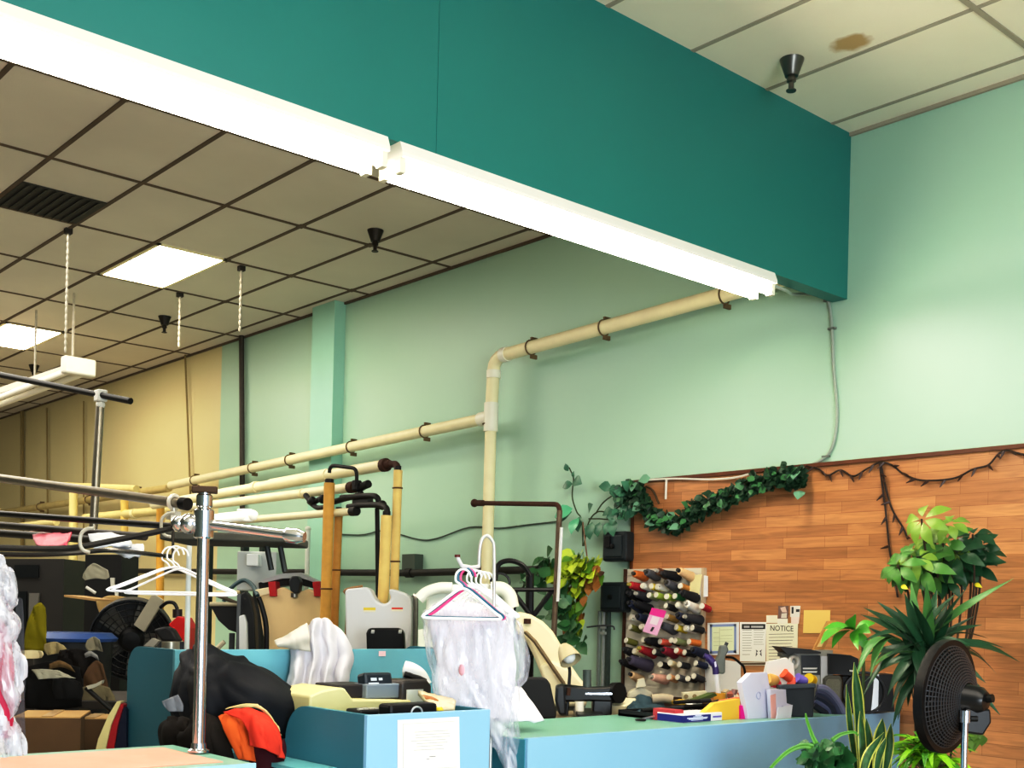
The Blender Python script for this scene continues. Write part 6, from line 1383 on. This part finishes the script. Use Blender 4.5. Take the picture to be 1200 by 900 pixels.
# umbrella tree
d = 5.75
base = V((*at(1092, 800, d).xy, 0))
t = thing('umbrella_tree', 'umbrella tree with palmate leaf clusters in front of the panelling', 'plant', base)
pot('pot', t, base.x, base.y, .19, .34, TERRA)
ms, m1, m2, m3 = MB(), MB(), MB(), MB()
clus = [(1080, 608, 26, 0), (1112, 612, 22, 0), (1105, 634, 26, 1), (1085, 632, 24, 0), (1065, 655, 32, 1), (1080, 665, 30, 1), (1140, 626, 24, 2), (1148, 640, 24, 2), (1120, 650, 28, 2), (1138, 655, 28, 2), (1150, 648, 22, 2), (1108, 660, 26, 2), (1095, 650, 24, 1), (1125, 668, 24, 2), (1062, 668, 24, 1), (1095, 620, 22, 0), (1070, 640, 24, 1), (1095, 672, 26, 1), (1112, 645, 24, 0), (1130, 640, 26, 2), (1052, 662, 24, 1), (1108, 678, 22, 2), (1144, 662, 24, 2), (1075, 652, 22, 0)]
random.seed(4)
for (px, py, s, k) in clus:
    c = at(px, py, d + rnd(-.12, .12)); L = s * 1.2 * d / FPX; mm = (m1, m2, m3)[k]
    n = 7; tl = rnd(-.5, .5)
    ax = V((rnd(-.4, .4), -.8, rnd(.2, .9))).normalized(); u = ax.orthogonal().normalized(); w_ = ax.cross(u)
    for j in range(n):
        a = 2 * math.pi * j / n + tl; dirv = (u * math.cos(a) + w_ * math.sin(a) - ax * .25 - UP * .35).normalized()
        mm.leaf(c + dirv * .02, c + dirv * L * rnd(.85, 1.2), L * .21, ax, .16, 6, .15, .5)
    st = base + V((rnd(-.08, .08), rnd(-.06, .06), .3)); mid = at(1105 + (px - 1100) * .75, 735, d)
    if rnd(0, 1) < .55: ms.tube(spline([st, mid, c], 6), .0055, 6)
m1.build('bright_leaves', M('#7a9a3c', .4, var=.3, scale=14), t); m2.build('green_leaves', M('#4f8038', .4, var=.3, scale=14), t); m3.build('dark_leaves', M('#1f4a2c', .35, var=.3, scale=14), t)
ms.build('stem', M('#3a2c1c', .8), t)
for px, py in ((1084, 682), (1056, 686), (1142, 684)): p = at(px, py, d - .1); MB().leaf(p, p + V((.05, -.02, -.02)), .012, (0, -1, .4)).build('yellow_leaf_tip', M('#d8cc30', .5), t)
# yucca with sword leaves
d = 5.35
base = V((*at(1085, 800, d).xy, 0)); top = at(1085, 765, d)
t = thing('yucca', 'yucca with long sword leaves spreading behind the pedestal fan', 'plant', base)
pot('pot', t, base.x, base.y, .17, .3, M('#3a3d40', .6))
MB().tube([base + V((0, 0, .25)), top], [.04, .03], 10).build('trunk', M('#5a4630', .9, var=.3, scale=30), t)
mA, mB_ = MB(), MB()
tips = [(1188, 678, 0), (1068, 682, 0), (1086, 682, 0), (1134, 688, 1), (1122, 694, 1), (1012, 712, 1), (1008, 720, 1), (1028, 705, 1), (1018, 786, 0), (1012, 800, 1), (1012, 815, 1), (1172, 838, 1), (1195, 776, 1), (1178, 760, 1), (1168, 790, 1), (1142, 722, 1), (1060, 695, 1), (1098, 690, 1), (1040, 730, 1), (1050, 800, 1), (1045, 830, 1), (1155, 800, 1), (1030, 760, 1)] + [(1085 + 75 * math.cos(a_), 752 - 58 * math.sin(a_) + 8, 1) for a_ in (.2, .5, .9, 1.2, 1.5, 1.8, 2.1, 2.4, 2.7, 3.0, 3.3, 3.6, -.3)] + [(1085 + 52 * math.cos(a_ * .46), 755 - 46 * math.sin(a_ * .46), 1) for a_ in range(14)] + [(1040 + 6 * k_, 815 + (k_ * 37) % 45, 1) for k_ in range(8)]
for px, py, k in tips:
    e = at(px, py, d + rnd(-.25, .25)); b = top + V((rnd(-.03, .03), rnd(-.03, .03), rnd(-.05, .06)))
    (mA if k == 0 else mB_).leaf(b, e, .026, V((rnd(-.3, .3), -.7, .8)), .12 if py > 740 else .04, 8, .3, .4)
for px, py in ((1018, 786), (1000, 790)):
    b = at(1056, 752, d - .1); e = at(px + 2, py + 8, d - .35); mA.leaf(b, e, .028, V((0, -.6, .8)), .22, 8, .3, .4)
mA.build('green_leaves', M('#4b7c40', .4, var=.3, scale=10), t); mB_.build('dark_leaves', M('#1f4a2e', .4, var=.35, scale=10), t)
# broad leaved plant left of yucca
d = 5.5
base = V((*at(1012, 780, d).xy, 0))
t = thing('broad_leaf_plant', 'plant with broad bright green leaves beside the stereo', 'plant', base)
pot('pot', t, base.x, base.y, .13, .24, TERRA)
mb, ms = MB(), MB(); c = at(1002, 738, d); ms.tube(spline([base + V((0, 0, .2)), at(1012, 780, d), c], 6), .008, 6)
for ex, ey, w_ in ((962, 755, .042), (965, 737, .034), (1000, 722, .032), (1020, 742, .034), (1018, 762, .025), (975, 760, .03), (1006, 762, .022), (1026, 730, .03)):
    e = at(ex, ey, d - rnd(.0, .25)); mb.leaf(c, e, w_, V((0, -.8, .7)), .1, 6, .18, .5)
ms.build('stem', M('#40552c', .7), t); mb.build('leaf_cluster', M('#4f9a30', .35, var=.3, scale=10), t)
# snake plant
d = 4.75
base = V((*at(1008, 900, d).xy, 0)); zb = at(1008, 905, d).z
t = thing('snake_plant', 'tall snake plant with yellow edged upright leaves before the counter', 'plant', base)
MB().lathe([(0, 0), (.13, 0), (.16, zb - .02), (.17, zb), (.14, zb), (0, zb - .03)], (base.x, base.y, 0), seg=24).build('pot', M('#2a2320', .6), t)
mG, mY = MB(), MB()
def sword(px0, py0, pxm, pym, px1, py1, w, dd=0):
    p0, pm, p1 = at(px0, py0, d + dd), at(pxm, pym, d + dd * .7), at(px1, py1, d + dd * .4); ctr = spline([p0, pm, p1], 8); n = len(ctr)
    for mm, k0, off in ((mY, 1.0, 0), (mG, .72, -.003)):
        vs, fs = [], []
        for i, c in enumerate(ctr):
            tt = i / (n - 1); ww = w * k0 * (1 - max(0, (tt - .55) / .45) ** 2.2) * (.75 + .25 * math.sin(tt * 3)) + .0008
            tw = .5 * math.sin(tt * 2 + px0); sd = (RGT * math.cos(tw) + FWD * math.sin(tw)); f = FWD * off
            vs += [c - sd * ww + f + FWD * -.2 * ww, c + f, c + sd * ww + f + FWD * -.2 * ww]
        for i in range(n - 1): a = i * 3; fs += [(a, a + 1, a + 4, a + 3), (a + 1, a + 2, a + 5, a + 4)]
        mm.add(vs, fs)
for a in ((1010, 905, 1006, 830, 1001, 776, .022, .05), (1004, 905, 996, 850, 992, 802, .012, .08), (1012, 905, 1010, 870, 1008, 833, .022, -.05), (1020, 905, 1018, 872, 1015, 842, .018, .05), (1028, 905, 1030, 870, 1034, 842, .026, .0), (1035, 905, 1040, 880, 1044, 848, .022, .05), (1010, 908, 1018, 882, 1036, 858, .020, -.15), (1026, 908, 1030, 885, 1038, 864, .018, -.1), (1040, 905, 1042, 875, 1043, 852, .015, .1)): sword(*a)
mY.build('yellow_leaf_margin', M('#c9cc6a', .45, var=.2), t, thick=.002); mG.build('mottled_leaf_blade', M('#2e5c34', .4, var=.6, scale=45), t, thick=.002)
# dark leafy pot plant and arching leaves at the bottom
d = 4.6
base = V((*at(968, 900, d).xy, 0)); zb = at(968, 900, d).z
t = thing('leafy_pot_plant', 'low dark green bushy plant at the bottom before the counter', 'plant', base)
MB().lathe([(0, 0), (.12, 0), (.15, zb - .05), (.12, zb - .04), (0, zb - .06)], (base.x, base.y, 0), seg=24).build('pot', TERRA, t)
mb = MB()
for i in range(120):
    p = at(968 + rnd(-20, 22), 886 + rnd(-14, 22), d + rnd(-.12, .12)); dv = V((rnd(-1, 1), rnd(-1, .2), rnd(-.8, .3))); vine_leaf(mb, p, rnd(.05, .09), dv)
mb.build('foliage', M('#2a6236', .35, var=.35, scale=16), t)
mb = MB()
for pts, w_ in ((((960, 880), (945, 874), (925, 880), (905, 898), (898, 910)), .014), (((957, 872), (952, 862), (946, 845), (944, 836)), .010), (((975, 868), (985, 861), (1000, 858), (1006, 862)), .010)):
    q = spline([at(a, b, d - .05) for a, b in pts], 6)
    vs, fs, N = [], [], len(q)
    for i in range(N):
        a = w_ * (1 - .8 * i / N); n_ = (q[min(i + 1, N - 1)] - q[max(i - 1, 0)]).cross(FWD).normalized(); vs += [q[i] - n_ * a, q[i] + FWD * .006, q[i] + n_ * a]
        if i < N - 1: k = i * 3; fs += [(k, k + 1, k + 4, k + 3), (k + 1, k + 2, k + 5, k + 4)]
    mb.add(vs, fs)
mb.build('arching_leaves', M('#5f9a3c', .4, var=.25), t, thick=.002)
# bright spider plant under the fan
d = 4.95
base = V((*at(1085, 900, d).xy, 0)); c = at(1090, 893, d)
t = thing('spider_plant', 'bright green strappy plant under the pedestal fan', 'plant', base)
MB().lathe([(0, 0), (.12, 0), (.15, c.z - .05), (.12, c.z - .04), (0, c.z - .06)], (base.x, base.y, 0), seg=24).build('pot', M('#3a3d40', .6), t)
mb, mk = MB(), MB()
for i in range(70):
    a = rnd(0, 6.28); L = rnd(.12, .26); e = c + V((math.cos(a) * L * .9, math.sin(a) * L * .9 - .05, rnd(-.08, .12))); (mb if i % 3 else mk).leaf(c + V((math.cos(a) * .03, math.sin(a) * .03, -.03)), e, rnd(.012, .02), (0, -.3, 1), .35, 7, .25, .5)
for ex, ey in ((1075, 870), (1086, 866), (1098, 872), (1060, 890), (1110, 880), (1068, 905), (1120, 895), (1095, 905), (1058, 868)): mb.leaf(c, at(ex, ey, d - .12), .02, (0, -.7, .7), .25, 7, .25, .5)
mb.build('bright_leaves', M('#8ac828', .4, var=.25), t); mk.build('green_leaves', M('#4c8c28', .4, var=.3), t)
# hanging strands behind the fan
t = thing('trailing_fern', 'dull green trailing strands hanging behind the fan stand', 'plant', V((*at(1142, 880, 5.5).xy, at(1142, 868, 5.5).z)))
mb = MB()
for k in range(40): p = at(rnd(1132, 1154), rnd(830, 864), 5.5); vine_leaf(mb, p, rnd(.04, .08), (rnd(-.3, .3), -.3, -1))
for k in range(10): p = at(1143 + rnd(-3, 3), 850 + k * 2, 5.48); vine_leaf(mb, p, .06, (rnd(-.4, .4), -.2, -1))
mb.build('foliage', M('#5a7a30', .5, var=.35), t)

# ------------------------------------------------------------------ pedestal fan
d = 4.45
fc = at(1108, 816, d); ax = (-RGT * .80 + -FWD * .10 + UP * .06).normalized()   # blowing to the left, back of the cage visible
ax = (-RGT * .68 + FWD * .73 + UP * .05).normalized()
R_ = .215
pb = at(1130, 850, d - .02)
t = thing('pedestal_fan', 'black pedestal fan on a chrome pole, facing left at the bottom right', 'fan', V((pb.x, pb.y, 0)))
def dome(mb, s, depth, r0):
    for k in range(16):
        f = r0 + (1 - r0) * k / 15; mb.ring(fc + ax * s * depth * (1 - f ** 2.2), ax, R_ * f, .0024, 44, 5)
    u = ax.orthogonal().normalized(); w_ = ax.cross(u)
    for k in range(60):
        a = 2 * math.pi * k / 60; e = u * math.cos(a) + w_ * math.sin(a); pts = []
        for j in range(7): f = r0 + (1 - r0) * j / 6; pts.append(fc + ax * s * depth * (1 - f ** 2.2) + e * R_ * f)
        mb.tube(pts, .0016, 4)
    return mb
GRL = M('#54575c', .3, .6)
dome(MB(), 1, .085, .2).build('front_grille', GRL, t); dome(MB(), -1, .095, .3).build('rear_grille', GRL, t)
MB().lathe([(R_ * .985, -.018), (R_ * 1.015, -.018), (R_ * 1.02, 0), (R_ * 1.015, .018), (R_ * .985, .018)], fc, ax, 48).build('rim', BLACK, t)
u = ax.orthogonal().normalized(); w_ = ax.cross(u)
for k in range(5):
    a = k * 1.2566; e = u * math.cos(a) + w_ * math.sin(a); e2 = u * math.cos(a + .75) + w_ * math.sin(a + .75)
    MB().sheet([[fc + e * .04 + ax * .02, fc + e * R_ * .55 + ax * .035, fc + e * R_ * .86 + ax * .03], [fc + e2 * .04 - ax * .01, fc + e2 * R_ * .6 - ax * .02, fc + e2 * R_ * .9 - ax * .03]], 5).build('blade', M('#17191c', .3), t, thick=.003)
MB().lathe([(0, .10), (.035, .10), (.045, .085), (.045, .02), (0, .02)], fc, ax, 20).build('hub', BLACK, t)
MB().lathe([(0, -.165), (.035, -.16), (.052, -.14), (.058, -.09), (.066, -.08), (0, -.075)], fc, ax, 24).build('motor_housing', M('#0e0f11', .3), t)
mo = fc - ax * .17
mo = fc - ax * .12
MB().cyl(mo - ax * .04 + V((0, 0, .01)), mo - ax * .065 + V((0, 0, .015)), .016).build('oscillation_knob', BLACK, t)
MB().prism([mo + RGT * a + UP * b - FWD * .03 for a, b in ((-.05, -.03), (.045, -.03), (.05, -.08), (.02, -.13), (-.06, -.12))], FWD * .05).build('tilt_bracket', M('#131417', .35), t, bevel=.008)
pz = at(1131, 842, (mo - EYE).dot(FWD) - .03)
MB().cyl(V((pz.x, pz.y, .05)), pz, .0125, seg=16).build('pole', CHROME, t)
MB().cyl(pz - V((0, 0, .015)), pz + V((0, 0, .03)), .019, seg=16).build('collar', M('#c9ccd2', .2, .9), t)
MB().cyl(pz - RGT * .0 + RGT * .018, pz + RGT * .045, .011).build('clamp_screw', BLACK, t)
MB().lathe([(0, 0), (.2, 0), (.2, .015), (.06, .04), (.02, .07), (0, .07)], (pz.x, pz.y, 0), seg=32).build('base', BLACK, t)
